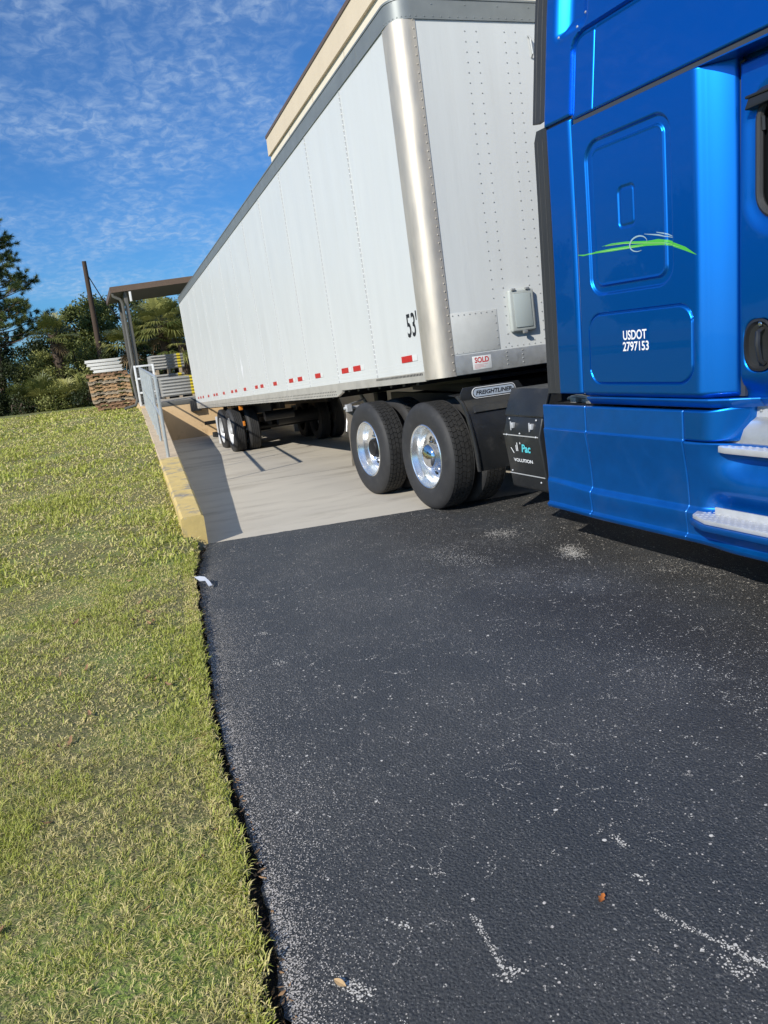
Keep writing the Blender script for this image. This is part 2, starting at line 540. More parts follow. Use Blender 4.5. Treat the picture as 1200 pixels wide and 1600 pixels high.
def text_obj(name, body, m, parent, width, height, origin, xdir, zdir, depth=0.001, shear=0.0, bold=0.0, hmin=False):
    """flat lettering converted to a mesh; origin = lower left corner, fitted to width x height"""
    cu = bpy.data.curves.new(name, 'FONT')
    cu.body = body
    cu.size = 1.0
    cu.extrude = 0.0
    cu.offset = bold
    cu.resolution_u = 6
    cu.shear = shear
    t = bpy.data.objects.new(name + '_tmp', cu)
    COL.objects.link(t)
    dg = bpy.context.evaluated_depsgraph_get()
    me = bpy.data.meshes.new_from_object(t.evaluated_get(dg))
    bpy.data.objects.remove(t)
    co = np.zeros(len(me.vertices) * 3, dtype=np.float32)
    me.vertices.foreach_get('co', co)
    co = co.reshape(-1, 3)
    mn, mx = co.min(0), co.max(0)
    u = (co[:, 0] - mn[0]) / (mx[0] - mn[0]) * width
    v = (co[:, 1] - mn[1]) / (mx[1] - mn[1]) * height
    X = np.array(xdir); Z = np.array(zdir); O = np.array(origin)
    P = O + u[:, None] * X + v[:, None] * Z
    me.vertices.foreach_set('co', P.astype(np.float32).ravel())
    me.materials.clear(); me.materials.append(m)
    me.update()
    o = bpy.data.objects.new(name, me)
    COL.objects.link(o)
    o.parent = parent
    return o


def interp(x, xs, ys):
    return float(np.interp(x, xs, ys))


def join_into(a, b):
    """append mesh b to mesh a (surface detail of one part)"""
    bm = bmesh.new()
    bm.from_mesh(a.data)
    k = len(a.data.materials)
    for m_ in b.data.materials: a.data.materials.append(m_)
    nf = len(bm.faces)
    bm.from_mesh(b.data)
    bm.faces.ensure_lookup_table()
    for f_ in bm.faces[nf:]: f_.material_index += k
    bm.to_mesh(a.data); bm.free()
    bpy.data.objects.remove(b)
    return a


# ------------------------------------------------------------------ the setting
def ramp_z(x):
    if x > -1.15: return 0.0
    if x > -11: return -0.0455 * (-1.15 - x)
    return -0.448 - 0.0108 * (-11 - x)


def edge_y(x):  # left edge of the asphalt
    xs = [-18, -16.75, -0.78, 0.22, 1.62, 2.47, 3.09, 3.65, 4.01, 4.31, 6.0, 60]
    ys = [-1.3, -1.3, -2.06, -2.268, -2.405, -2.49, -2.53, -2.545, -2.57, -2.60, -2.68, -3.0]
    return interp(x, xs, ys)


def wall_in(x):   # inner (pit side) line of the retaining wall
    return -2.05 + (-0.75 - x) * (1.02 / 16.0)


def wall_w(x):   # the wall is thicker at the dock end
    return interp(x, [-16.75, -0.75], [0.49, 0.19])


def wall_top(x):
    return interp(x, [-16.75, -5, -0.75], [0.50, 0.315, 0.272])


def lawn_h(x, y):
    h = interp(x, [-150, -25, -16.7, -10, -5, -0.8, 0, 3, 6, 60], [0.3, 0.42, 0.455, 0.375, 0.265, 0.115, 0.09, 0.05, 0.04, 0.04])
    if x > -0.75:
        tt = min(1.0, max(0.0, (edge_y(x) - y) / .45))
        h = h * (.62 + .38 * tt)
    h += 0.025 * noise.noise(Vector((x * 0.35, y * 0.35, 0))) * min(1, abs(y + 2) * .6)
    return h


# asphalt sheet with a ragged border
pts = []
x = -0.80
while x < 60:
    st = 0.025 if x < 7 else 2.0
    j = (noise.noise(Vector((x * 6, 3, 0))) * 0.026 + noise.noise(Vector((x * 30, 8, 0))) * 0.018) if x < 7 else 0
    if x > -0.7:
        pts.append((x, edge_y(x) + j, 0))
    x += st
pts += [(60, 60, 0), (0.4, 60, 0)]
y = 4.2
back = []
pts.append((0.0, 4.2, 0))
while y > -2.03:
    jj = noise.noise(Vector((y * 12, 1, 0))) * 0.016 + noise.noise(Vector((y * 50, 2, 0))) * 0.008
    pts.append((-0.78 + 0.122 * (y + 2.055) + jj, y, 0))
    y -= 0.03
pts.append((-0.78, -2.052, 0))
bm = bmesh.new()
f = bm.faces.new([bm.verts.new(p) for p in pts])
bmesh.ops.triangulate(bm, faces=[f])
ext = None
me = bpy.data.meshes.new('asphalt')
bmesh.ops.recalc_face_normals(bm, faces=bm.faces[:])
for ff in bm.faces:
    if ff.normal.z < 0: ff.normal_flip()
bm.to_mesh(me); bm.free()
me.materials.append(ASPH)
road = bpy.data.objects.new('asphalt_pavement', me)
COL.objects.link(road)
tag(road, kind='structure')
# side lip of the asphalt
mb = MB()
for i in range(len(pts)):
    a, b = pts[i], pts[(i + 1) % len(pts)]
    mb.add([a, b, (b[0], b[1], -0.05), (a[0], a[1], -0.05)], [(0, 1, 2, 3)])
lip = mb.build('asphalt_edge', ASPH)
tag(lip, kind='structure')

# concrete ramp
xs = [0.3, -0.4, -0.8, -1.15] + list(np.linspace(-1.6, -16.75, 40))
mb = MB()
for i in range(len(xs) - 1):
    a, b = xs[i], xs[i + 1]
    za, zb = ramp_z(a) - 0.006, ramp_z(b) - 0.006
    ya, yb = (wall_in(a) - .05 if a < -.75 else edge_y(a) + .06), (wall_in(b) - .05 if b < -.75 else edge_y(b) + .06)
    mb.add([(a, ya, za), (b, yb, zb), (b, 4.35, zb), (a, 4.35, za)], [(0, 1, 2, 3)])
tag(mb.build('concrete_ramp', CONC, smooth=True), kind='structure')
# expansion joints cut across the ramp
mb = MB()
for xj in (-4.9, -8.9, -12.9):
    z = ramp_z(xj) - 0.0035
    mb.add([(xj - .006, wall_in(xj), ramp_z(xj - .006) - .0035), (xj + .006, wall_in(xj), ramp_z(xj + .006) - .0035),
            (xj + .006 + .5, 4.3, ramp_z(xj + .5) - .0035), (xj - .006 + .5, 4.3, ramp_z(xj + .49) - .0035)], [(0, 1, 2, 3)])
tag(mb.build('ramp_joints', mat('joint_dark', (0.12, 0.11, 0.095), 0.9)), kind='structure')


# lawn terrain
def lawn_edge(x):
    if x < -0.75: return wall_in(max(x, -16.75)) - wall_w(x)
    return edge_y(x) - interp(x, [0, 2, 4.5], [.045, .050, .066]) + 0.024 * noise.noise(Vector((x * 4, 0, 0))) + 0.018 * noise.noise(Vector((x * 17, 0, 0)))


lx = [60, 30, 15, 10, 8] + list(np.arange(7, -0.7, -0.1)) + [-0.74, -0.76] + list(np.arange(-1.2, -26, -0.5)) + [-28, -32, -40, -60, -150]
lt = [0, 0.012, 0.04, 0.1, 0.2, 0.4, 0.7, 1.1, 1.6, 2.3, 3.2, 4.5, 6, 8, 11, 15, 25, 50, 150]
V = []
for x in lx:
    e = lawn_edge(x)
    for k, t in enumerate(lt):
        yy = e - t
        z = lawn_h(x, yy)
        if x > -0.75:
            if k == 0: z = -0.045
            elif k == 1: z -= 0.02
        V.append((x, yy, z))
F = []
nt_ = len(lt)
for i in range(len(lx) - 1):
    for k in range(nt_ - 1):
        F.append((i * nt_ + k, i * nt_ + k + 1, (i + 1) * nt_ + k + 1, (i + 1) * nt_ + k))
lawn = np_mesh('lawn_ground', V, F, LAWN, smooth=True)
tag(lawn, kind='structure')
# ground behind the dock and to the far side
mb = MB()
mb.add([(-16.76, -1.22, .46), (-16.76, 4.3, .46), (-16.76, 150, .46), (-150, 150, .3), (-150, -1.22, .3)], [(0, 1, 2, 3, 4)])
tag(mb.build('rear_ground', LAWN), kind='structure')
# soil in the gap between turf and asphalt
mb = MB()
xx = -0.74
while xx < 10:
    a, b = xx, xx + 0.2
    mb.add([(a, edge_y(a) - .12, -.04), (b, edge_y(b) - .12, -.04), (b, edge_y(b) + .05, -.04), (a, edge_y(a) + .05, -.04)], [(0, 1, 2, 3)])
    xx = b
tag(mb.build('soil_strip', SOIL), kind='structure')


# ------------------------------------------------------------------ grass
def blades(N_, xr, tr, h0, h1, w, lod, frac_straw=0.5):
    x = rng.uniform(xr[0], xr[1], N_)
    t = rng.uniform(tr[0] ** 0.5 if tr[0] > 0 else 0, tr[1] ** 0.5, N_) ** 2 if False else rng.uniform(tr[0], tr[1], N_)
    out_v, out_f, out_t = [], [], []
    e = np.array([lawn_edge(v) for v in x])
    y = e - t
    ln = np.array([noise.noise(Vector((a * 1.1, b * 1.1, 3))) for a, b in zip(x, y)])
    l2 = np.array([noise.noise(Vector((a * 5, b * 5, 9))) for a, b in zip(x, y)])
    z = np.array([lawn_h(a, b) for a, b in zip(x, y)]) - 0.004
    l3 = np.array([noise.noise(Vector((a * 26, b * 26, 1))) for a, b in zip(x, y)])
    nearedge = (t < 0.06) & (x > -0.75)
    keep = rng.random(N_) < np.clip(0.72 + .9 * l2 + .4 * ln + 1.5 * l3, 0.10, 1)
    keep |= nearedge & (rng.random(N_) < .8)
    x, y, z, ln, l2, t, l3 = x[keep], y[keep], z[keep], ln[keep], l2[keep], t[keep], l3[keep]
    n = len(x)
    h = rng.uniform(h0, h1, n) * np.clip(1.0 + 1.0 * ln + 1.1 * l3, 0.45, 2.0)
    straw = rng.random(n) < np.clip(frac_straw - .9 * ln - .8 * l2, 0.12, 0.85)
    ang = rng.uniform(0, 2 * PI, n)
    lean = rng.uniform(0.5, 1.45, n)
    lean[straw] = rng.uniform(1.1, 1.58, straw.sum())
    wd = w * rng.uniform(0.7, 1.4, n)
    dirx, diry = np.cos(ang), np.sin(ang)
    px, py = -diry, dirx
    tint = np.where(straw, rng.uniform(0.55, 1.0, n), rng.uniform(0.0, 0.42, n))
    tw = rng.uniform(-.5, .5, n)
    V = np.zeros((n, 5, 3))
    for k, (s_, wk) in enumerate(((0, 1.0), (0.55, 0.85), (1.0, 0.0))):
        hx = h * s_ * np.sin(lean * (0.55 + .45 * s_))
        hz = h * s_ * np.cos(lean * (0.55 + .45 * s_)) + 0.004 * (s_ > 0)
        cx_, cy_, cz_ = x + dirx * hx, y + diry * hx, z + np.maximum(hz, 0.002 + .006 * rng.random(n))
        if k == 0: cz_ = z - 0.004
        if k < 2:
            a = wd * wk / 2
            V[:, 2 * k] = np.stack([cx_ - px * a, cy_ - py * a, cz_ - tw * a], 1)
            V[:, 2 * k + 1] = np.stack([cx_ + px * a, cy_ + py * a, cz_ + tw * a], 1)
        else:
            V[:, 4] = np.stack([cx_, cy_, cz_], 1)
    base = np.arange(n)[:, None] * 5
    T = np.concatenate([base + [0, 1, 3], base + [0, 3, 2], base + [2, 3, 4]], 0)
    return V.reshape(-1, 3), T, np.repeat(tint, 5)


GV, GF, GT, off = [], [], [], 0
for args in ((175000, (2.6, 5.3), (-0.005, 1.7), 0.012, 0.036, 0.0021, 0, .48),
             (115000, (0.0, 2.6), (-0.005, 3.0), 0.014, 0.036, 0.0038, 0, .46),
             (11000, (-0.3, 5.3), (-0.03, 0.05), 0.014, 0.032, 0.0035, 0, .42),
             (60000, (-4.5, 0.0), (0.0, 5.0), 0.025, 0.055, 0.009, 0, .52),
             (45000, (-12, -4.5), (0.0, 7.0), 0.03, 0.06, 0.016, 0, .52),
             (30000, (-23, -12), (0.0, 9.0), 0.035, 0.07, 0.03, 0, .52)):
    v, t, c = blades(*args)
    GV.append(v); GF.append(t + off); GT.append(c); off += len(v)
gr = np_mesh('lawn_grass', np.concatenate(GV), np.concatenate(GF), GRASS, tint=np.concatenate(GT))
tag(gr, kind='stuff', label='short green and straw coloured lawn beside the asphalt', cat='grass')


def leaf_mesh(name, length, width, curl, m, lobed=False):
    mb = MB()
    n = 7
    L_, R_ = [], []
    for i in range(n):
        u = i / (n - 1)
        w = width * math.sin(PI * min(1, u * 0.96 + 0.02)) ** 0.8
        if lobed and i % 2 == 0: w *= 0.55
        z = curl * (2 * u - 1) ** 2 + 0.003
        L_.append((length * (u - .5), -w / 2, z + w * .25)); R_.append((length * (u - .5), w / 2, z + w * .3))
    M_ = [(length * (i / (n - 1) - .5), 0, curl * (2 * i / (n - 1) - 1) ** 2 + .003) for i in range(n)]
    mb.add(L_ + M_ + R_, [(i, i + 1, n + i + 1, n + i) for i in range(n - 1)] + [(n + i, n + i + 1, 2 * n + i + 1, 2 * n + i) for i in range(n - 1)])
    return mb.build(name, m, smooth=True)


lf = leaf_mesh('dry_leaf', 0.045, 0.020, 0.006, LITTERO, True)
lf.location = (4.367, -1.719, 0.004); lf.rotation_euler = (0.2, 0.1, 2.2)
tag(lf, 'curled orange oak leaf alone on the dark asphalt', 'leaf')
lf = leaf_mesh('dry_leaf', 0.040, 0.016, 0.002, LITTERT)
lf.location = (4.296, -2.455, 0.004); lf.rotation_euler = (0.5, 0.0, 0.55)
tag(lf, 'tan oval leaf beside a pale scuff on the asphalt near the turf', 'leaf')
proto = None
for i in range(64):
    x = random.uniform(0.8, 4.9) if i < 52 else random.uniform(-3, .8)
    y = lawn_edge(x) - random.uniform(0.03, 1.0)
    if proto is None:
        proto = leaf_mesh('dry_leaf', 0.042, 0.018, 0.008, LITTER, True); c = proto
    else:
        c = proto.copy(); COL.objects.link(c)
    c.location = (x, y, lawn_h(x, y) + random.uniform(.004, .012))
    s_ = random.uniform(.5, 1.45)
    c.scale = (s_, s_, s_)
    c.rotation_euler = (random.uniform(-.5, .5), random.uniform(-.5, .5), random.uniform(0, 6.3))
    tag(c, 'brown fallen leaf lying in the lawn', 'leaf', 'fallen leaves scattered in the lawn')
# leaf crumbs in the gap along the kerbless edge
mb = MB()
for i in range(420):
    x = random.uniform(-0.6, 5.0)
    y = edge_y(x) + random.uniform(-0.035, 0.02)
    a = random.uniform(0, 6.3); l = random.uniform(.004, .016); w = l * random.uniform(.2, .5)
    z = random.uniform(-.034, -0.012) if y < edge_y(x) - .005 else .004
    ca, sa = math.cos(a), math.sin(a)
    t = random.uniform(-.4, .4)
    mb.add([(x - ca * l, y - sa * l, z), (x - sa * w, y + ca * w, z + t * w), (x + ca * l, y + sa * l, z + .004), (x + sa * w, y - ca * w, z)], [(0, 1, 2, 3)])
tag(mb.build('leaf_crumbs', LITTER), 'dark leaf crumbs caught in the gap between turf and asphalt', 'leaf litter', kind='stuff')
# plastic scrap
mb = MB()
P = [(0, 0, .01), (.07, .015, .035), (.16, .02, .02), (.22, .045, .03), (.30, .03, .008), (.02, .035, .012), (.09, .06, .03), (.17, .07, .045), (.24, .075, .02), (.31, .06, .01)]
mb.add(P, [(0, 1, 6, 5), (1, 2, 7, 6), (2, 3, 8, 7), (3, 4, 9, 8)])
mb.add([(a, b, c_ - .004) for a, b, c_ in P], [(0, 5, 6, 1), (1, 6, 7, 2), (2, 7, 8, 3), (3, 8, 9, 4)])
sc_ = mb.build('plastic_scrap', PLAST, smooth=True)
sc_.scale = (.8, .8, .8); sc_.location = (0.41, -2.345, .045); sc_.rotation_euler = (0.1, 0.12, 0.35)
tag(sc_, 'crumpled pale grey plastic scrap at the turf edge near the kerb', 'litter')

# exposed stone: chips along the worn edge and the scraped streaks
mb = MB()


def chip(x, y, r, z=0.0012):
    n = random.choice((4, 5, 6))
    a0 = random.uniform(0, 6.3)
    vs = []
    for k in range(n):
        a = a0 + 2 * PI * k / n
        rr = r * random.uniform(.5, 1.25)
        vs.append((x + rr * math.cos(a), y + rr * math.sin(a), z + random.uniform(0, .0006)))
    mb.add(vs, [tuple(range(n))])


for i in range(34000):
    x = random.uniform(0.0, 5.1)
    dens = 0.5 + 0.5 * noise.noise(Vector((x * 2.3, 0, 5))) + (.25 if x > 1.2 else -.1)
    if random.random() > max(0.12, dens): continue
    d = random.expovariate(1 / (0.075 + 0.14 * max(0, noise.noise(Vector((x * 1.3, 7, 0))) + .25)))
    if d > .5: continue
    r = random.uniform(.0010, .0028) * (1.25 if d < .05 else 1)
    chip(x, edge_y(x) + .006 + d, r)
for i in range(20000):
    x, y = random.uniform(-.6, 5.2), random.uniform(-2.4, 1.2)
    nn = noise.noise(Vector((x * 1.7, y * 1.7, 2))) + .5 * noise.noise(Vector((x * 6, y * 6, 4)))
    if nn < .05 and random.random() > .25: continue
    chip(x, y, min(.0060, random.expovariate(1 / .0009) + .0012))
for i in range(260):      # small clusters
    x, y = random.uniform(-.4, 5.0), random.uniform(-2.3, .9)
    a = random.uniform(0, PI); L_ = random.expovariate(1 / .022)
    for k in range(random.randint(4, 14)):
        q = random.gauss(0, L_)
        chip(x + math.cos(a) * q + random.gauss(0, .004), y + math.sin(a) * q + random.gauss(0, .004), random.uniform(.001, .0036))


def streak(a, b, w, n, r0=.0012, r1=.0042):
    for k in range(n):
        u = random.random()
        chip(a[0] + (b[0] - a[0]) * u + random.gauss(0, w), a[1] + (b[1] - a[1]) * u + random.gauss(0, w), random.uniform(r0, r1))


exp_o = mb.build('exposed_stone', CHIP)
mb = MB()
for i in range(5200):
    x, y = random.uniform(-.6, 4.9), random.uniform(-2.45, 1.6)
    nn = noise.noise(Vector((x * 1.1, y * 1.1, 12))) + .6 * noise.noise(Vector((x * 4, y * 4, 14)))
    if nn < .0 and random.random() > .30: continue
    r = .0016 + random.expovariate(1 / .0015)
    chip(x, y, min(.008, r), .0018)
    if random.random() < .35:
        a = random.uniform(0, 6.3)
        for k in range(random.randint(1, 5)):
            chip(x + math.cos(a) * .006 * k + random.gauss(0, .003), y + math.sin(a) * .006 * k + random.gauss(0, .003), random.uniform(.001, .003), .0018)

for i in range(520):
    x, y = random.uniform(-.5, 4.9), random.uniform(-2.4, 1.4)
    a = random.uniform(0, 6.3)
    for k in range(int(random.expovariate(1 / 9)) + 2):
        a += random.gauss(0, .5)
        st_ = random.uniform(.002, .008)
        x += math.cos(a) * st_; y += math.sin(a) * st_
        chip(x, y, random.uniform(.0008, .0026), .0019)


streak((4.246, -2.054), (4.44, -2.07), .0055, 150, .0009, .0034)
streak((4.44, -2.07), (4.47, -2.04), .014, 35)
streak((4.44, -2.075), (4.475, -2.07), .012, 35)
streak((4.46, -1.62), (4.628, -1.548), .0055, 110, .0009, .0034)
streak((4.628, -1.548), (4.74, -1.505), .008, 150, .001, .0036)
streak((4.66, -1.60), (4.73, -1.55), .013, 60)
streak((4.16, -1.52), (4.22, -1.515), .008, 50)
streak((4.32, -1.57), (4.38, -1.56), .010, 30)
streak((4.27, -2.455), (4.36, -2.41), .012, 150)
streak((4.18, -2.25), (4.20, -2.22), .006, 30)
streak((1.72, -2.11), (1.75, -2.08), .015, 40)
streak((2.18, -2.13), (2.24, -2.09), .02, 50)
streak((1.42, .22), (1.66, .12), .045, 900, .0015, .005)
streak((.7, .0), (.82, .08), .07, 500, .0015, .005)
streak((.85, -.55), (1.35, -.48), .10, 700, .0012, .004)
streak((2.1, .45), (2.5, .55), .08, 300, .0015, .004)
streak((3.2, -.6), (3.9, -.35), .16, 500, .0012, .0035)
streak((2.2, .34), (2.3, .38), .03, 90)
join_into(exp_o, mb.build('tmp', CHIPB))
tag(exp_o, 'pale stone chips worn through the black asphalt sealer', 'stone chips', kind='stuff')

# ------------------------------------------------------------------ retaining wall with its yellow end
root = empty('retaining_wall', (-0.75, -2.05, 0))
ox, oy = -0.75, -2.05


def wallseg(xa, xb, mat_, name, w=0.19, over=0.0, chamf=.012):
    mb = MB()
    n = max(2, int(abs(xb - xa) / .6))
    xs_ = np.linspace(xa, xb, n)
    ring = []
    for xv in xs_:
        yi = wall_in(xv) + over; yo = wall_in(xv) - wall_w(xv) - over; zt = wall_top(xv) + over
        jit = noise.noise(Vector((xv * 3, 0, 0))) * .004
        ring.append([(xv, yi, -.75), (xv, yi, zt - chamf + jit), (xv, yi - chamf, zt + jit), (xv, yo + chamf, zt + jit), (xv, yo, zt - chamf + jit), (xv, yo, -.75)])
    vs = [(p[0] - ox, p[1] - oy, p[2]) for r_ in ring for p in r_]
    fs = []
    for i in range(n - 1):
        for k in range(5):
            fs.append((i * 6 + k, i * 6 + k + 1, (i + 1) * 6 + k + 1, (i + 1) * 6 + k))
    fs.append((0, 1, 2, 3, 4, 5)); fs.append(tuple((n - 1) * 6 + k for k in range(6))[::-1])
    mb.add(vs, fs)
    return mb.build(name, mat_, root)


wallseg(-5.06, -16.74, WALLC, 'wall_body')
wallseg(-0.75, -5.05, YELLOW, 'painted_kerb_end', 0.195, 0.004, .02)
tag(root, 'low concrete wall beside the ramp with a worn yellow painted near end', 'wall')

# ------------------------------------------------------------------ loading dock
dock = empty('loading_dock', (-16.75, 0, 0))
DX = -16.75
mb = MB().box(-9.5, 0, -1.02, 4.28, -1.2, .56)
mb.box(-9.5, -.01, -1.52, -1.021, -.2, .555)
mb.build('dock_body', TAN, dock)
mb = MB().box(-.09, .012, -1.03, 4.28, .47, .60)
mb.build('steel_edge', OLIVE, dock, bevel=.006)
mb = MB().box(-9.5, -.09, -1.45, 4.28, .561, .592)
mb.build('dock_floor', mat('dock_concrete', (0.36, 0.34, 0.30), 0.85, var=(3, .15)), dock)
for yb in (-.16, 1.9):
    mb = MB()
    for k in range(6):
        mb.box(.0131, .13, yb + k * .05, yb + k * .05 + .046, .24, .55)
    mb.build('dock_bumper', BLACKM if yb > 0 else RUBBER, dock, bevel=.005)
tag(dock, 'tan loading dock platform with dark steel edge behind the trailer', 'loading dock')

mb = MB().prism([(0, 0), (.20, 0), (.03, .14), (0, .14)], 1, -.07, .07)
mb.box(.02, .14, -.078, -.071, .02, .09)
wc = mb.build('wheel_chock', RUBBER, bevel=.008)
wc.location = (-15.9, .3, ramp_z(-15.9)); wc.rotation_euler = (0, 0, .3)
tag(wc, 'small dark wheel chock on the ramp floor below the dock face', 'wheel chock')

# ------------------------------------------------------------------ guard railing on the wall
rl_y = lambda x: -1.91 + (-5.18 - x) * .0462
rail = empty('guard_railing', (-5.18, rl_y(-5.18), wall_top(-5.18)))
rx, ry, rz_ = rail.location
px = [-5.18, -7.46, -8.6, -9.74, -10.88, -12.02, -13.16, -14.3, -15.44, -16.58]
PP = [(a - rx, rl_y(a) - ry, wall_top(a) - rz_) for a in px]
for (a, b, c_) in PP:
    MB().tube([(a, b, c_), (a, b, c_ + 1.13)], .024, 10).build('post', GALV, rail, smooth=True)
    MB().lathe([(0, 0), (.05, 0), (.05, .01), (.03, .014)], (0, 0, 0), 12)
for h, nm in ((1.13, 'top_rail'), (.58, 'middle_rail')):
    P_ = [(a, b, c_ + h) for a, b, c_ in PP]
    if nm == 'top_rail':
        P_ = [(PP[0][0], PP[0][1], PP[0][2] + h - .03)] + [(PP[0][0] - .03, PP[0][1], P_[0][2])] + P_[1:]
    MB().tube(P_, .024, 10).build(nm, GALV, rail, smooth=True)
tag(rail, 'galvanised pipe guard railing standing on the wall beside the ramp', 'railing')

# ------------------------------------------------------------------ white gate at the dock edge
g = empty('dock_gate', (-16.95, -1.52, .50))
mb = MB()
for yy in (0, .50): mb.box(-.03, .03, yy, yy + .055, 0, 1.20)
for zz in (0.02, .40, .80, 1.145): mb.box(-.024, .024, .0551, .4999, zz, zz + .05)
mb.build('gate_frame', GATEW, g, bevel=.004)
mb = MB()
for k in range(14): mb.box(-.004, .004, .06, .495, .09 + k * .075, .10 + k * .075)
for k in range(8): mb.box(.0045, .010, .07 + k * .055, .078 + k * .055, .07, 1.14)
mb.build('mesh_infill', MESHG, g)
tag(g, 'white framed gate with grey mesh at the corner of the dock', 'gate')

# ------------------------------------------------------------------ canopy over the dock
cn = empty('dock_canopy', (-17.1, -1.40, .5))
CX, CY, CZ = -17.1, -1.40, .5


def cb(x0, x1, y0, y1, z0, z1, m=None): return (m or MB()).box(x0 - CX, x1 - CX, y0 - CY, y1 - CY, z0 - CZ, z1 - CZ)


mb = MB()
prof = [(-1.72, 3.745), (4.0, 4.12), (4.0, 4.22), (-1.72, 3.85)]
mb.prism([(a - CY, b - CZ) for a, b in prof], 0, -16.96 - CX, -21.0 - CX)
mb.build('roof_slab', SOFFIT, cn)
mb = MB()
mb.prism([(a - CY, b - CZ) for a, b in [(-1.76, 3.71), (4.0, 4.08), (4.0, 4.235), (-1.76, 3.865)]], 0, -16.955 - CX, -16.91 - CX)
mb.prism([(a - CX, b - CZ) for a, b in [(-16.96, 3.71), (-16.96, 3.865), (-21.0, 3.865), (-21.0, 3.71)]], 1, -1.78 - CY, -1.725 - CY)
mb.build('fascia', BROWNM, cn)
for yy in (-1.445,):
    cb(-17.16, -17.04, yy, yy + .10, .5, 3.74).build('column', OLIVE, cn, bevel=.004)
cb(-20.7, -20.58, -1.445, -1.345, .5, 3.74).build('column', OLIVE, cn, bevel=.004)
cb(-20.7, -17.0, -1.42, -1.37, 3.62, 3.735).build('beam', OLIVE, cn)
P_ = [(-17.02, -1.74, 3.70), (-17.02, -1.72, 3.62), (-17.02, -1.56, 3.53), (-17.02, -1.51, 3.42), (-17.02, -1.51, 1.75), (-17.02, -1.57, 1.60), (-17.02, -1.60, 1.45),
      (-17.02, -1.56, .75), (-17.02, -1.62, .60), (-17.02, -1.95, .53)]
MB().tube([(a - CX, b - CY, c_ - CZ) for a, b, c_ in P_], .042, 8).build('downspout', OLIVE, cn, smooth=True)
cb(-17.0, -16.93, -1.30, -1.24, 3.45, 3.72).build('lamp_bracket', GATEW, cn, bevel=.01)
tag(cn, 'brown edged flat canopy on slim grey posts over the dock corner', 'canopy')

# ------------------------------------------------------------------ warehouse
BY = lambda x: 4.28 - .05 * (x + 20) * 1.0 - .0
bl = empty('warehouse', (-21, 4.28, 0))


def bprism(y_off0, y_off1, z0, z1, m, name, x0=0.0, x1=27.5, extra=None):
    mb = MB()
    p = []
    for z in (z0, z1):
        p += [(x0, y_off0 - .045 * x0, z), (x1, y_off0 - .045 * x1, z), (x1, y_off1, z), (x0, y_off1, z)]
    mb.hexa(p)
    return mb.build(name, m, bl)


bprism(.02, 22, -1.0, 8.15, CREAM2, 'wall')
bprism(-.05, 22.05, 8.151, 8.70, CREAM, 'parapet_band', -.06, 27.55)
bprism(-.075, 22.1, 8.701, 8.79, BROWNM, 'roof_cap', -.09, 27.6)
mb = MB()
for k in range(1, 9):
    xk = k * 3.05
    mb.box(xk - .008, xk + .008, .012 - .045 * xk, .03 - .045 * xk, .6, 8.14)
mb.build('wall_joint', mat('joint_tan', (0.42, 0.36, 0.27), 0.9), bl)
tag(bl, 'cream stucco warehouse with a thin brown roof cap rising behind the trailer', 'building')

# ------------------------------------------------------------------ semi trailer
# its own frame: x forward along the trailer, y = 0 the near side, z up from the wheels' ground; it leans back down the ramp
trl = empty('semi_trailer')
TM = Matrix(((0.99875, -0.00075, -0.04994, 0), (0.0, 0.99989, -0.015, 0), (0.04994, 0.01498, 0.99864, 0.1), (0, 0, 0, 1)))
trl.matrix_world = TM
LEN, WID, ZB, ZT, ZR = 16.15, 2.60, 1.12, 4.106, 0.16
PX, PY = 0.224, 0.178     # corner posts
PAN, SX = 1.2951, -1.4162
# body core (white liner seen nowhere but closes the box)
MB().box(-LEN + .02, -.20, .02, WID - .02, ZB + .02, ZT - .03).box(-.199, -.025, .20, WID - .20, ZB + .02, ZT - .03).build('box_core', WHITE, trl)


def side_panels(y, sgn):
    """panels with overlapping seams and rivet rows; sgn=-1 faces -y"""
    mb = MB()
    sm = MB()
    edges = [-PX] + [SX - PAN * i for i in range(12) if SX - PAN * i > -LEN + .15] + [-LEN]
    for i in range(len(edges) - 1):
        a, b = edges[i], edges[i + 1]
        o_ = .0012 * (i % 2)
        mb.box(b + .001, a - .001, min(y, y - sgn * .018) - (o_ if sgn < 0 else 0), max(y, y - sgn * .018) + (o_ if sgn > 0 else 0), ZB + .075, ZT - ZR + .01)
    for e in edges[1:-1]:
        sm.box(e - .013, e + .020, y + sgn * .0035 if sgn < 0 else y - .001, y + .001 if sgn < 0 else y + .0035, ZB + .08, ZT - ZR)
        if sgn < 0:
            z = ZB + .11
            while z < ZT - ZR - .02:
                mb.dome((e + .009, y - .0034, z), (0, -1, 0), .011, .010, 5)
                z += .05
    if sgn < 0:
        # rivet rows along the bottom and a few at the top
        x = -.26
        k = 0
        while x > -11.5:
            for zz in ((ZB + .10), (ZB + .135), (ZB + .17)):
                mb.dome((x + (.02 if zz > ZB + .12 and zz < ZB + .15 else 0), y - .001, zz), (0, -1, 0), .0055, .004, 4)
            if k % 3 == 0:
                mb.dome((x, y - .001, ZB + .41), (0, -1, 0), .006, .004, 4)
            x -= .052; k += 1
    return join_into(mb.build('side_panel', WHITE, trl), sm.build('tmp', SEAM))


side_panels(0.0, -1)
side_panels(WID, 1)
# roof
MB().box(-LEN, -.05, .03, WID - .03, ZT - .028, ZT - .012).build('roof_skin', ALU, trl)
# top rail wraps the nose
mb = MB()


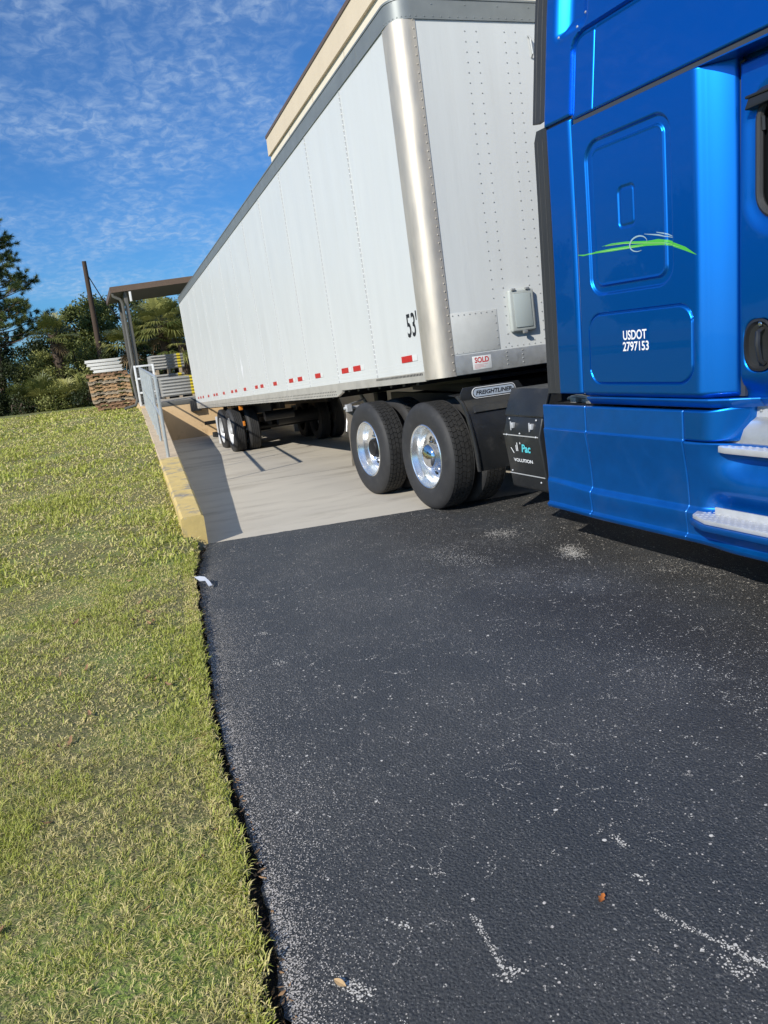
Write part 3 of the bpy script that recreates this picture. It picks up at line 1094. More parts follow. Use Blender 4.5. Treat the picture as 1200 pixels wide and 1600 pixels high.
def ring_strip(mb, off, z0, z1, th=.012, x_end=-LEN, full=True):
    """a band of thickness th running along the near side, round the nose corners and down the far side"""
    rad = PY - .01
    path = [(x_end, 0 - off)]
    xs0 = -rad
    path.append((xs0, 0 - off))
    for k in range(1, 12):
        a = -PI / 2 + (PI / 2) * k / 12
        path.append((-rad + (rad + off) * math.cos(a), rad + (rad + off) * math.sin(a)))
    path.append((off, rad)); path.append((off, WID - rad))
    for k in range(1, 12):
        a = (PI / 2) * k / 12
        path.append((-rad + (rad + off) * math.cos(a), WID - rad + (rad + off) * math.sin(a)))
    path.append((-rad, WID + off)); path.append((x_end, WID + off))
    n = len(path)
    vs, fs = [], []
    for i, (px_, py_) in enumerate(path):
        a = Vector(path[max(i - 1, 0)]); b = Vector(path[min(i + 1, n - 1)])
        d = (b - a).normalized(); nn = Vector((d.y, -d.x))
        q = Vector((px_, py_)) - nn * th
        vs += [(px_, py_, z0), (px_, py_, z1), (q.x, q.y, z1), (q.x, q.y, z0)]
    for i in range(n - 1):
        for k in range(4):
            k2 = (k + 1) % 4
            fs.append((i * 4 + k, i * 4 + k2, (i + 1) * 4 + k2, (i + 1) * 4 + k))
    mb.add(vs, fs)


ring_strip(mb, .012, ZT - ZR, ZT, .04)
ring_strip(mb, .018, ZT - .012, ZT + .004, .03)
tr_ = mb.build('top_rail', RAILT, trl, smooth=True)
mb = MB()
for xx_ in (-.47, -.84, -3.9, -9.9):
    mb.box(xx_ - .004, xx_ + .004, -.0145, -.0115, ZT - ZR, ZT)
yy_ = .2
while yy_ < WID - .2:
    mb.dome((.012, yy_, ZT - ZR + .02), (1, 0, 0), .007, .005)
    if int(yy_ * 10) % 3 == 0: mb.dome((.012, yy_, ZT - .05), (1, 0, 0), .007, .005)
    yy_ += .075
for k in range(8):
    a = -PI / 2 + PI / 2 * (k + .5) / 8
    mb.dome((-.168 + .18 * math.cos(a), .168 + .18 * math.sin(a), ZT - ZR + .02), (math.cos(a), math.sin(a), 0), .006, .004)
join_into(tr_, mb.build('tmp', RAILT))
# nose wall
nose = MB().box(-.02, 0, PY, WID - PY, ZB + .17, ZT - ZR + .01).build('nose_wall', WHITE, trl)
mb = MB()
cols = (.63, .735, 1.0, 1.105, 1.37, 1.475, 1.85, 1.95)
for yc in cols:
    z = ZB + .22
    while z < ZT - ZR - .02:
        if not (.19 < yc < .66 and z < 1.66) and not (.74 < yc < 1.03 and 1.40 < z < 1.80):
            mb.dome((0, yc, z), (1, 0, 0), .0075, .005, 6)
        z += .079
z = ZB + .19
yv = .22
while yv < WID - .2:
    mb.dome((0, yv, ZB + .19), (1, 0, 0), .0065, .005); yv += .06
for yv in np.arange(.215, .64, .055):
    mb.dome((.004, float(yv), 1.625), (1, 0, 0), .0065, .005)
for zv in np.arange(1.34, 1.6, .062):
    mb.dome((.004, .628, float(zv)), (1, 0, 0), .0065, .005)
join_into(nose, mb.build('tmp', ALU))
MB().box(.0005, .0035, .192, .645, 1.30, 1.643).build('repair_patch', mat('patch_white', (0.54, 0.55, 0.53), 0.5, .0, var=(6, .08)), nose, bevel=.001)
mb = MB().box(-.015, .0, .19, WID - .19, ZB, ZB + .172).box(-.0, .006, .18, WID - .18, ZB + .004, ZB + .166)
nr = mb.build('nose_bottom_rail', ALU, trl, bevel=.0015)
mb = MB()
for yv in (.70, .86, 1.22, 1.26, 1.7):
    for zv in (.04, .075, .11, .145):
        mb.dome((.006, yv, ZB + zv), (1, 0, 0), .008, .006)
join_into(nr, mb.build('tmp', ALU))
# corner posts


def corner_post(far):
    mb = MB()
    rad = PY - .03
    path = [(-PX, -.006), (-rad, -.006)]
    for k in range(1, 16):
        a = -PI / 2 + PI / 2 * k / 16
        path.append((-rad + (rad + .006) * math.cos(a), rad + (rad + .006) * math.sin(a)))
    path += [(.006, rad), (.006, PY + .012)]
    inner = [(-PX, .004), (-rad, .004)]
    n = len(path)
    vs = [(a, b, ZB) for a, b in path] + [(a, b, ZT - ZR + .005) for a, b in path]
    vs += [(-PX, .02, ZB), (-PX, .02, ZT - ZR), (-.02, PY, ZB), (-.02, PY, ZT - ZR)]
    fs = [(i, i + 1, n + i + 1, n + i) for i in range(n - 1)]
    fs.append((0, n, 2 * n + 1, 2 * n)); fs.append((n - 1, 2 * n - 1, 2 * n + 3, 2 * n + 2))
    fs.append(tuple(range(n)) + (2 * n + 2, 2 * n))
    mb.add(vs, fs)
    z = ZB + .05
    while z < ZT - ZR:
        mb.dome((.006, PY - .008, z), (1, 0, 0), .0085, .006)
        mb.dome((-PX + .02, -.006, z + .03), (0, -1, 0), .004, .003, 5)
        z += .066
    if far:
        mb.v = [(a, WID - b, c_) for a, b, c_ in mb.v]
    return mb.build('corner_post', POST, trl, smooth=True, angle=40)


corner_post(False); corner_post(True)
# bottom rails
for far in (False, True):
    mb = MB()
    y0, y1 = (-.006, .03)
    zl = .075
    mb.box(-2.66, -PX - .001, y0, y1, ZB - .01, ZB + .076)
    mb.prism([(-LEN, 1.04), (-2.86, 1.04), (-2.66, 1.085), (-2.66, ZB + .076), (-LEN, ZB + .076)], 1, y0, y1)
    if far: mb.v = [(a, WID - b, c_) for a, b, c_ in mb.v]
    br = mb.build('bottom_rail', RAILB, trl)
    if not far:
        mb = MB()
        x = -2.9
        while x > -LEN + .3:
            mb.box(x - .012, x + .012, -.0075, -.0062, 1.095, 1.112)
            mb.box(x - .012, x + .012, -.0075, -.0062, 1.06, 1.075)
            x -= .075 if x > -5 else .1
        x = -.28
        while x > -1.45:
            mb.box(x - .009, x + .009, -.0075, -.0062, ZB + .045, ZB + .066)
            x -= .034
        join_into(br, mb.build('tmp', INKB))
# conspicuity tape
for x in (-.585, -2.013, -2.434, -3.572, -4.485, -4.999, -6.058, -7.075, -7.549, -8.652, -9.636, -10.102, -11.19, -12.231, -12.644, -13.629, -14.594, -15.1, -15.6):
    MB().box(x - .125, x + .125, -.0052, -.0031, 1.300, 1.358).build('red_reflector', REDT, trl)
    MB().box(x + .130, x + .24, -.0052, -.0031, 1.302, 1.356).build('white_reflector', WHT, trl)
# length mark
text_obj('length_mark', "53'", INKB, trl, .235, .215, (-.49, -.0026, 1.512), (1, 0, 0), (0, 0, 1), bold=.012)
# torn paint scar near the rear third
mb = MB()
sc = [(-8.60, 1.98), (-8.57, 1.80), (-8.52, 1.72), (-8.58, 1.62), (-8.60, 1.50), (-8.66, 1.60), (-8.68, 1.72), (-8.63, 1.78), (-8.66, 1.86)]
mb.prism([(a, b) for a, b in sc], 1, -.0045, -.0035)
mb.build('paint_scar', INKW, trl)
# document box
bx = MB().box(.001, .05, .757, .765 + .24, 1.425, 1.785).build('document_box', BOXL, trl, bevel=.018, seg=3)
MB().box(.0505, .058, .795, .965, 1.46, 1.75).build('box_lid', mat('box_lid_grey', (0.40, 0.45, 0.44), 0.22), bx, bevel=.006)
mb = MB()
for yv in (.80, .94): mb.box(.035, .062, yv - .02, yv + .02, 1.775, 1.795)
mb.box(.04, .066, .86, .90, 1.405, 1.43)
mb.build('latch', ALU, bx, bevel=.003)
# sticker
st = MB().box(.0062, .0078, .355, .54, 1.150, 1.265).build('sold_sticker', WHT, trl, bevel=.0004)
text_obj('sticker_lettering', "SOLD", INKR, st, .140, .048, (.0085, .376, 1.207), (0, 1, 0), (0, 0, 1), bold=.03)
mb = MB()
for k, (a, b) in enumerate(((.37, .50), (.37, .46), (.37, .48), (.37, .43))):
    mb.box(.0079, .0085, a, b, 1.190 - k * .010, 1.194 - k * .010)
mb.build('sticker_small_print', mat('ink_pink', (.6, .3, .3), .5), st)
MB().tube([(.004, 1.225, 3.84), (.03, 1.228, 3.82), (.03, 1.24, 3.69), (.004, 1.243, 3.67)], .008, 6).build('grab_loop', ALU, trl, smooth=True)
# rear frame
MB().box(-LEN - .05, -LEN + .001, -.004, WID + .004, 1.04, ZT).build('rear_frame', WHITE, trl, bevel=.01)
mb = MB().box(-LEN + .02, -LEN + .12, .1, WID - .1, .55, .65)
for yv in (.7, 1.8): mb.box(-LEN + .03, -LEN + .11, yv, yv + .1, .6501, 1.05)
mb.build('underride_guard', BLACKM, trl)
# floor, crossmembers
mb = MB().box(-LEN, -.1, .031, WID - .031, ZB - .005, ZB + .019)
for k in range(46):
    x = -.5 - k * .335
    mb.box(x - .03, x + .03, .035, WID - .035, ZB - .10 if x < -2.9 else ZB - .04, ZB - .006)
mb.build('floor_crossmembers', BLACKM, trl)
mb = MB()
for yv in (.75, 1.75):
    mb.box(-14.6, -9.0, yv - .05, yv + .05, .86, ZB - .101)
mb.box(-14.2, -9.4, .6, .64, .80, .98)
mb.build('slider_rails', BLACKM, trl)
mb = MB().box(-1.9, -.25, .55, 2.05, ZB - .075, ZB - .041)
mb.build('coupler_plate', BLACKM, trl)
# landing gear
for yv in (.55, 1.95):
    lg = MB().box(-3.12, -2.98, yv, yv + .13, .42, 1.02).build('landing_leg', BLACKM, trl, bevel=.006)
    MB().box(-3.10, -3.0, yv + .02, yv + .11, .28, .419).box(-3.2, -2.9, yv - .06, yv + .19, .25, .279).build('landing_foot', BLACKM, lg, bevel=.005)
mb = MB().tube([(-3.05, .5, .80), (-3.05, 2.1, .80)], .02, 6).tube([(-3.05, .60, .55), (-3.8, .62, 1.0)], .025, 6).tube([(-3.05, 2.0, .55), (-3.8, 2.0, 1.0)], .025, 6)
mb.tube([(-3.05, .5, .8), (-3.05, .30, .80), (-3.05, .22, .66)], .013, 6)
mb.build('landing_brace', ALU, trl, smooth=True)


# trailer wheels
def tyre_profile(R_=.50, w=.275, rb=.292):
    return [(rb, .030), (rb + .02, .012), (rb + .06, .002), (R_ - .09, -.002), (R_ - .055, .002), (R_ - .025, .014), (R_ - .010, .028), (R_ - .003, .040)], \
           [(R_ - .003, w - .040), (R_ - .010, w - .028), (R_ - .025, w - .014), (R_ - .055, w - .002), (R_ - .09, w + .002), (rb + .06, w - .002), (rb + .02, w - .012), (rb, w - .030)]


def rib_tyre():
    a, b = tyre_profile()
    mid = []
    y0, y1 = .040, .235
    n = 5
    wv = (y1 - y0) / n
    for k in range(n):
        ya = y0 + k * wv + (.0 if k == 0 else .006); yb = y0 + (k + 1) * wv - (0 if k == n - 1 else .006)
        if k: mid += [(.486, ya - .002), (.4985, ya)]
        mid += [(.4985, yb)]
        if k < n - 1: mid += [(.486, yb + .002)]
    prof = a + mid + b
    mb = MB().lathe(prof, n=72, closed=True)
    return mb


def rim_mesh(depth=.155, outer=True):
    """deep dished dual wheel; the outer side is at y = 0"""
    prof = [(.292, .036), (.300, .026), (.300, .016), (.292, .010), (.284, .016), (.281, .030), (.266, .060), (.258, .085), (.254, .115), (.240, depth - .012), (.228, depth)]
    prof += [(.205, depth + .012), (.168, depth + .004), (.150, depth - .002), (.0, depth - .002)]
    return MB().lathe(prof, n=72)


def rim_holes():
    mb = MB()
    for k in range(10):
        a = 2 * PI * (k + .5) / 10
        c_ = (.197 * math.cos(a), .197 * math.sin(a))
        mb.add([(c_[0] + .025 * math.cos(t), .160, c_[1] + .025 * math.sin(t)) for t in [2 * PI * j / 12 for j in range(12)]], [tuple(range(12))])
    return mb


def hub_nuts(depth=.153):
    mb = MB()
    for k in range(10):
        a = 2 * PI * k / 10
        x, z = .138 * math.cos(a), .138 * math.sin(a)
        mb.tube([(x, depth, z), (x, depth - .035, z)], .017, 6)
        mb.tube([(x, depth - .035, z), (x, depth - .05, z)], .009, 6)
    return mb


def hub_cap(kind):
    if kind == 'dome':
        prof = [(.170, .152), (.172, .145), (.165, .137), (.125, .125), (.118, .110), (.116, .060), (.108, .038), (.085, .022), (.045, .012), (.0, .009)]
    elif kind == 'hub':
        prof = [(.108, .152), (.106, .11), (.095, .10), (.093, .07), (.088, .062), (.0, .058)]
    else:
        prof = [(.105, .152), (.10, .07), (.075, .055), (.070, .02), (.05, .008), (.0, .006)]
    return MB().lathe(prof, n=40)


def recessed(mb, dy):
    mb.v = [(a, b + dy, c_) for a, b, c_ in mb.v]
    return mb


def steel_rim():
    prof = [(.292, .036), (.300, .026), (.300, .014), (.288, .014), (.280, .05), (.265, .10), (.225, .135), (.16, .12), (.12, .11), (0, .11)]
    return MB().lathe(prof, n=48)


mt_rim_white = mat('wheel_white', (0.62, 0.63, 0.63), .4, .2, var=(8, .12))
rt = rib_tyre(); sr_ = steel_rim()
proto_w = None


def trailer_wheel(x, y, flip):
    global proto_w
    if proto_w is None:
        w = hub_cap('plain').build('wheel', mt_rim_white, trl, smooth=True, angle=35)
        ty = rt.build('tyre', TYRE, w, smooth=True, angle=30)
        rm = sr_.build('rim', mt_rim_white, w, smooth=True, angle=40)
        ne = MB().lathe([(.292, .030), (.30, .04), (.29, .15), (.30, .24), (.292, .25)], n=40).build('rim', BLACKM, w, smooth=True)
        proto_w = w
    else:
        w = copy_tree(proto_w, trl)
    w.location = (x, y, .47)
    w.rotation_euler = (0, random.uniform(0, 6), PI if flip else 0)
    return w


for x in (-11.3, -12.54):
    for (y, fl) in ((.0, False), (.34, False), (WID, True), (WID - .34, True)):
        trailer_wheel(x, y, fl)
mb = MB()
for x in (-11.3, -12.54):
    mb.tube([(x, .28, .47), (x, WID - .28, .47)], .065, 12)
    mb.box(x - .5, x + .5, .80, .88, .50, .68); mb.box(x - .5, x + .5, 1.72, 1.80, .50, .68)
    mb.tube([(x - .25, .72, .47), (x - .25, .98, .47)], .10, 10)
mb.tube([(-10.3, .9, .62), (-10.3, 1.8, .62)], .13, 14)
mb.tube([(-9.2, .4, .75), (-9.2, 1.0, .75)], .10, 12)
mb.box(-11.0, -10.6, .75, .8, .55, .85)
mb.build('axle_group', BLACKM, trl, smooth=True)
for yv in (.02, WID - .62):
    MB().box(-13.32, -13.31, yv, yv + .60, .12, .80).build('mud_flap', INKW, trl)
MB().box(-9.82, -9.78, .02, .10, .93, 1.03).build('marker_lamp', AMBER, trl, bevel=.01)
MB().box(-9.80, -9.78, .05, .10, .60, .70).build('marker_lamp', AMBER, trl, bevel=.008)
tag(trl, "long white box trailer marked 53' backed down the ramp to the dock", 'trailer')

# ------------------------------------------------------------------ tractor
# its own frame: x forward (s), y = 0 the near side and positive inward, z up
trk = empty('semi_truck', (-.25, 0, 0), math.atan(.07))
TW_ = 2.45


def sd_rrect(S, Z, s0, s1, z0, z1, r):
    cx, cz = (s0 + s1) / 2, (z0 + z1) / 2
    qx = np.abs(S - cx) - (s1 - s0) / 2 + r
    qz = np.abs(Z - cz) - (z1 - z0) / 2 + r
    return np.hypot(np.maximum(qx, 0), np.maximum(qz, 0)) + np.minimum(np.maximum(qx, qz), 0) - r


def sstep(a, b, x):
    t = np.clip((x - a) / (b - a), 0, 1)
    return t * t * (3 - 2 * t)


def groove(d, w, depth):      # narrow seam centred on d = 0
    return depth * (1 - sstep(w * .35, w, np.abs(d)))


def channel(d, w, bev, depth):
    return depth * (1 - sstep(w - bev, w, np.abs(d)))


def skin(name, s0, s1, z0, z1, step, yfun, m, parent, mask=None, rim=.03, edge_r=.006, xz=None):
    S1 = np.linspace(s0, s1, max(2, int(round((s1 - s0) / step)) + 1))
    Z1 = np.linspace(z0, z1, max(2, int(round((z1 - z0) / step)) + 1))
    S, Z = np.meshgrid(S1, Z1, indexing='ij')
    Y = yfun(S, Z)
    ns, nz = S.shape
    if edge_r:   # rolled outer edge so seams catch light
        d = np.minimum(np.minimum(S - s0, s1 - S), np.minimum(Z - z0, z1 - Z))
        t = np.clip(1 - d / edge_r, 0, 1)
        Y = Y + edge_r * (1 - np.sqrt(np.clip(1 - t * t, 0, 1)))
    S2, Z2 = (S, Z) if xz is None else xz(S, Z)
    V = np.stack([S2, Y, Z2], -1).reshape(-1, 3)
    idx = np.arange(ns * nz).reshape(ns, nz)
    q = np.stack([idx[:-1, :-1], idx[1:, :-1], idx[1:, 1:], idx[:-1, 1:]], -1)
    if mask is not None:
        sc_, zc_ = (S[:-1, :-1] + S[1:, 1:]) / 2, (Z[:-1, :-1] + Z[1:, 1:]) / 2
        q = q[mask(sc_, zc_)]
    q = q.reshape(-1, 4)
    # return edge
    b = np.concatenate([idx[:, 0], idx[-1, 1:], idx[::-1, -1][1:], idx[0, ::-1][1:-1]])
    Vb = V[b].copy(); Vb[:, 1] += rim
    nb = len(b)
    nbi = np.arange(nb) + len(V)
    q2 = np.stack([b, nbi, np.roll(nbi, -1), np.roll(b, -1)], -1)
    o = np_mesh(name, np.concatenate([V, Vb]), np.concatenate([q, q2]), m, parent, smooth=True)
    try: o.data.set_sharp_from_angle(angle=R(50))
    except Exception: pass
    return o


def taper(z): return .10 * np.maximum(0, z - 2.74)


# --- sleeper side
def y_side(S, Z):
    y = np.zeros_like(S)
    u = np.clip((S - 2.950) / .175, 0, 1.05)
    y += .175 * (.38 * u + .29 * u * u) * sstep(-.05, .40, u)
    d = sd_rrect(S, Z, 2.15, 2.815, 1.70, 2.575, .11)
    y += channel(d + .032, .030, .013, .016)
    y += .004 * (1 - sstep(-.07, -.055, d)) * 1.0
    d2 = sd_rrect(S, Z, 2.41, 2.545, 2.05, 2.275, .035)
    y += channel(d2 + .010, .011, .008, .008) + .003 * (1 - sstep(-.02, -.012, d2))
    d3 = sd_rrect(S, Z, 2.13, 2.94, 1.18, 1.595, .10)
    y += groove(d3, .006, .010) - .003 * (1 - sstep(-.012, .0, d3))
    y += .030 * sstep(1.135, 1.095, Z) ** 2
    # slight crown so that reflections wander
    y += .004 * np.cos((Z - 1.9) * 2.6) - .004
    return y


def y_side_s(s, z):
    return float(y_side(np.array([[s]]), np.array([[z]]))[0, 0])


cab = skin('sleeper_side', 2.052, 3.125, 1.098, 2.700, .0045, y_side, BLUE, trk, edge_r=.008)
# lower lip of the sleeper
mb = MB()
prof = [(.012, 1.094), (.010, 1.084), (.045, 1.045), (.09, 1.040), (.12, 1.094)]
mb.prism(prof, 0, 2.06, 3.02)
pl = [(3.02, .0), (3.12, .04), (3.20, .10), (3.24, .12)]
for i in range(3):
    (a, oa), (b, ob) = pl[i], pl[i + 1]
    vs = [(a, p + oa, q) for p, q in prof] + [(b, p + ob, q) for p, q in prof]
    mb.add(vs, [(k, (k + 1) % 5, 5 + (k + 1) % 5, 5 + k) for k in range(5)])
mb.prism([(p + .12, q) for p, q in prof], 0, 3.24, 4.7)
mb.build('sill', BLUE2, trk, bevel=.003, smooth=True)
# dark sealant line over the side panels
MB().box(2.054, 4.7, .012, .05, 2.703, 2.7265).box(1.80, 2.05, .012, .05, 2.742, 2.755).build('roof_seam', GAP, trk)


# --- roof fairing and upper extender
def path_d(S, Z):
    """distance to the seam that climbs at s=2.04 and turns forward at z=3.18"""
    r = .10
    d = sd_rrect(S, Z, 2.040, 9.0, 1.0, 3.185, r)
    return d


def y_roof(S, Z):
    y = taper(Z) + .10 * np.maximum(0, Z - 3.3) ** 2
    y += .012 * sstep(.035, -.0, path_d(S, Z)) * sstep(-.02, .0, path_d(S, Z) + .02)
    y += groove(path_d(S, Z) - .002, .007, .014)
    m = (Z < 3.16) & (Z > 2.73)
    y += groove(S - 2.235, .005, .005) * m
    y -= .010 * sstep(0.0, .09, path_d(S, Z))
    return y


MASKU = lambda S, Z: path_d(S, Z) < .006
skin('roof_fairing', 2.036, 4.7, 2.727, 3.19, .006, y_roof, BLUE, trk, mask=lambda S, Z: path_d(S, Z) < .004, edge_r=.007)


def y_up(S, Z):
    y = taper(Z) + .10 * np.maximum(0, Z - 3.3) ** 2 - .012
    d = sd_rrect(S, Z, 1.87, 2.20, 3.17, 3.86, .08)
    y += .065 * (1 - sstep(-.13, .0, d))
    y += .045 * sstep(.002, -.012, path_d(S, Z))
    return y


skin('extender_upper', 1.80, 4.7, 2.755, 4.02, .0075, y_up, BLUE, trk, mask=lambda S, Z: path_d(S, Z) > -.06, edge_r=.007)
for (a, b) in ((1.915, 3.22), (2.07, 3.222), (2.10, 3.29)):
    MB().dome((a, float(y_up(np.array([[a]]), np.array([[b]]))[0, 0]), b), (0, -1, 0), .009, .005, 8).build('screw', ALU, trk)


def y_low(S, Z):
    return .002 * np.cos(Z * 3) + .010 * sstep(1.99, 2.032, S) ** 3


skin('extender_lower', 1.808, 2.034, 1.112, 2.741, .006, y_low, BLUE, trk, edge_r=.007)
MB().box(2.036, 2.050, .016, .02, 1.11, 2.70).build('extender_gap_glint', ALU, trk)  # pale strip standing in for the sky reflected on the panel edges
# rubber gap seals behind the extenders
mb = MB()


def seal(zlist, s0f, s1f, y0f):
    mb = MB()
    n = len(zlist)
    vs = []
    for z in zlist:
        vs += [(s0f(z), y0f(z) + .02, z), (s0f(z) + .02, y0f(z) + .002, z), (s1f(z), y0f(z), z), (s1f(z), y0f(z) + .014, z), (s0f(z) + .01, y0f(z) + .034, z)]
    fs = []
    for i in range(n - 1):
        for k in range(5):
            fs.append((i * 5 + k, i * 5 + (k + 1) % 5, (i + 1) * 5 + (k + 1) % 5, (i + 1) * 5 + k))
    fs += [tuple(range(5))[::-1], tuple((n - 1) * 5 + k for k in range(5))]
    mb.add(vs, fs)
    for q in (.35, .7):
        pts_ = [((s0f(z) * (1 - q) + s1f(z) * q), y0f(z) + .003 * (1 - q), z) for z in zlist[1:-1]]
        mb.tube(pts_, .0025, 5)
    return mb.build('gap_seal', RUBBER, trk, smooth=True)


seal([1.112] + list(np.linspace(1.15, 2.70, 12)) + [2.76], lambda z: 1.655 - (.03 if z < 1.2 else 0) * 0 + (.11 * max(0, z - 2.735) / .03 * .3), lambda z: 1.807, lambda z: .004)
seal([2.80, 2.81] + list(np.linspace(2.85, 4.0, 10)), lambda z: 1.655 - .0 + (.05 if z < 2.805 else 0), lambda z: 1.799, lambda z: float(taper(np.array(z))) - .006 + .1 * max(0, z - 3.3) ** 2)

# --- header over the door, door, pillar seam
mb = MB()
mb.add([(2.96, .001, 2.700), (2.96, .001, 2.697), (4.7, .001, 2.668), (4.7, .001, 2.700),
        (2.96, .13, 2.700), (2.96, .13, 2.697), (4.7, .13, 2.668), (4.7, .13, 2.700)],
       [(0, 1, 2, 3), (4, 7, 6, 5), (1, 5, 6, 2), (0, 4, 5, 1), (3, 2, 6, 7)])
mb.build('door_header', BLUE, trk)
WIN = (3.225, 4.25, 1.93, 2.50, .13)


def y_door(S, Z):
    y = .108 + .015 * sstep(3.14, 3.16, S) * 0
    d = sd_rrect(S, Z, *WIN)
    y = y + .014 * (1 - sstep(.0, .075, d + .0))
    y = y + .05 * sstep(1.25, 1.10, Z) ** 2
    dh = sd_rrect(S, Z, 3.165, 3.34, 1.225, 1.485, .07)
    y = y + .022 * (1 - sstep(-.014, .002, dh))
    return y - .006 * np.cos((Z - 1.6) * 2.2)


door = skin('cab_door', 3.137, 4.45, 1.085, 2.668, .006, y_door, BLUE, trk, mask=lambda S, Z: sd_rrect(S, Z, *WIN) > -.02, edge_r=.014)
MB().box(3.10, 3.15, .13, .15, 1.1, 2.68).build('door_gap', GAP, trk)


def rr_path(s0, s1, z0, z1, r, y, n=8):
    out = []
    for cx, cz, a0 in ((s1 - r, z1 - r, 0), (s0 + r, z1 - r, PI / 2), (s0 + r, z0 + r, PI), (s1 - r, z0 + r, 3 * PI / 2)):
        for k in range(n + 1):
            a = a0 + PI / 2 * k / n
            out.append((cx + r * math.cos(a), y, cz + r * math.sin(a)))
    out.append(out[0])
    return out


MB().tube(rr_path(WIN[0] + .018, WIN[1], WIN[2] + .018, WIN[3], .12, .118), .019, 8).build('window_gasket', RUBBER, door, smooth=True)
MB().box(WIN[0], WIN[1], .140, .146, WIN[2], WIN[3] + .05).build('window', GLASS, door)
mb = MB()
mb.prism([(3.205, .06), (3.6, .045), (4.25, .045), (4.25, .13), (3.22, .13)], 2, 2.485, 2.50)
mb.hexa([(3.198, .065, 2.44), (4.25, .05, 2.49), (4.25, .13, 2.49), (3.20, .13, 2.44), (3.22, .065, 2.485), (4.25, .05, 2.54), (4.25, .12, 2.56), (3.25, .12, 2.53)])
mb.build('rain_visor', BPLAS, door, bevel=.006)
mb = MB()
for k in range(5): mb.box(3.30, 3.315, .115, .135, 2.28 - k * .03, 2.30 - k * .03)
MB().tube([(3.262, .115, 2.40), (3.262, .12, 2.34)], .012, 6).build('window_catch', BPLAS, door)
# door handle with its dished plate
mb = MB()
pt = []
for k in range(28):
    a = 2 * PI * k / 28
    pt.append((3.255 + .088 * abs(math.cos(a)) ** .8 * (1 if math.cos(a) > 0 else -1), 1.357 + .128 * abs(math.sin(a)) ** .8 * (1 if math.sin(a) > 0 else -1)))
mb.add([(a, .098, b) for a, b in pt] + [(3.255 + (a - 3.255) * .86, .094, 1.357 + (b - 1.357) * .9) for a, b in pt] + [(3.255 + (a - 3.255) * .78, .112, 1.35 + (b - 1.35) * .80) for a, b in pt] + [(3.255, .125, 1.35)],
       [(k, (k + 1) % 28, 28 + (k + 1) % 28, 28 + k) for k in range(28)] + [(28 + k, 28 + (k + 1) % 28, 56 + (k + 1) % 28, 56 + k) for k in range(28)] + [(56 + k, 56 + (k + 1) % 28, 84) for k in range(28)])
hd = mb.build('door_handle', BPLAS, door, smooth=True)
mb = MB().tube([(3.27, .108, 1.435), (3.265, .082, 1.42), (3.268, .074, 1.36), (3.275, .084, 1.285), (3.283, .105, 1.265)], [.012, .013, .014, .013, .012], 8)
mb.build('handle_grip', BPLAS, hd, smooth=True)
MB().lathe([(.011, .0), (.011, -.006), (.008, -.008), (0, -.008)], (3.268, .096, 1.458), 14).build('key_lock', CHROME, hd, smooth=True)
# dark inside and rear wall of the cab, roof, windscreen, bonnet
mb = MB().box(1.95, 4.60, .16, TW_ - .16, 1.06, 4.0)
mb.build('cab_core', BLUE, trk, bevel=.05)
mb = MB()
for sgn in (1,):
    mb.box(1.66, 4.7, TW_ - .05, TW_ - .01, 1.1, 3.9)
mb.build('far_side', BLUE, trk, bevel=.01)
mb = MB().prism([(4.601, 1.2), (6.35, 1.15), (6.5, 1.6), (6.1, 1.95), (4.95, 2.15), (4.601, 2.9)], 1, .35, TW_ - .35)
mb.build('bonnet', BLUE, trk, bevel=.08, seg=4)
MB().box(6.3, 6.55, .1, TW_ - .1, .35, .9).build('bumper', BLUE2, trk, bevel=.06)

# --- green stripe decal over the locker and the blue text
low = [(2.049, 1.963), (2.12, 1.955), (2.193, 1.958), (2.333, 1.956), (2.497, 1.949), (2.621, 1.941), (2.738, 1.925), (2.808, 1.911), (2.89, 1.878), (2.968, 1.832)]
lowb = [(2.048, 1.961), (2.104, 1.948), (2.192, 1.949), (2.332, 1.94), (2.496, 1.933), (2.62, 1.928), (2.738, 1.914), (2.808, 1.898), (2.889, 1.865), (2.968, 1.831)]
upp = [(2.269, 1.979), (2.351, 1.983), (2.466, 1.975), (2.561, 1.962), (2.636, 1.952), (2.71, 1.950), (2.767, 1.936), (2.822, 1.914), (2.90, 1.880), (2.968, 1.833)]
uppb = [(2.269, 1.978), (2.351, 1.976), (2.466, 1.966), (2.56, 1.953), (2.636, 1.943), (2.709, 1.932), (2.766, 1.922), (2.822, 1.905), (2.90, 1.872), (2.968, 1.832)]


def ribbon(T_, B_, m, name, parent, lift=.0016, ss=.008):
    T_ = [p for p in T_]; B_ = [p for p in B_]
    ta = np.array(T_); ba = np.array(B_)
    s0, s1 = max(ta[0, 0], ba[0, 0], 2.056), ta[-1, 0]
    n = int((s1 - s0) / ss) + 2
    mb = MB(); vs = []
    for i in range(n):
        s_ = s0 + (s1 - s0) * i / (n - 1)
        zt, zb = float(np.interp(s_, ta[:, 0], ta[:, 1])), float(np.interp(s_, ba[:, 0], ba[:, 1]))
        if zt - zb < .0006: zt = zb + .0006
        for q in (0, .5, 1):
            z = zb + (zt - zb) * q
            vs.append((s_, y_side_s(s_, z) - lift, z))
    mb.add(vs, [(i * 3 + k, i * 3 + 3 + k, i * 3 + 4 + k, i * 3 + 1 + k) for i in range(n - 1) for k in (0, 1)])
    return mb.build(name, m, parent, smooth=True)


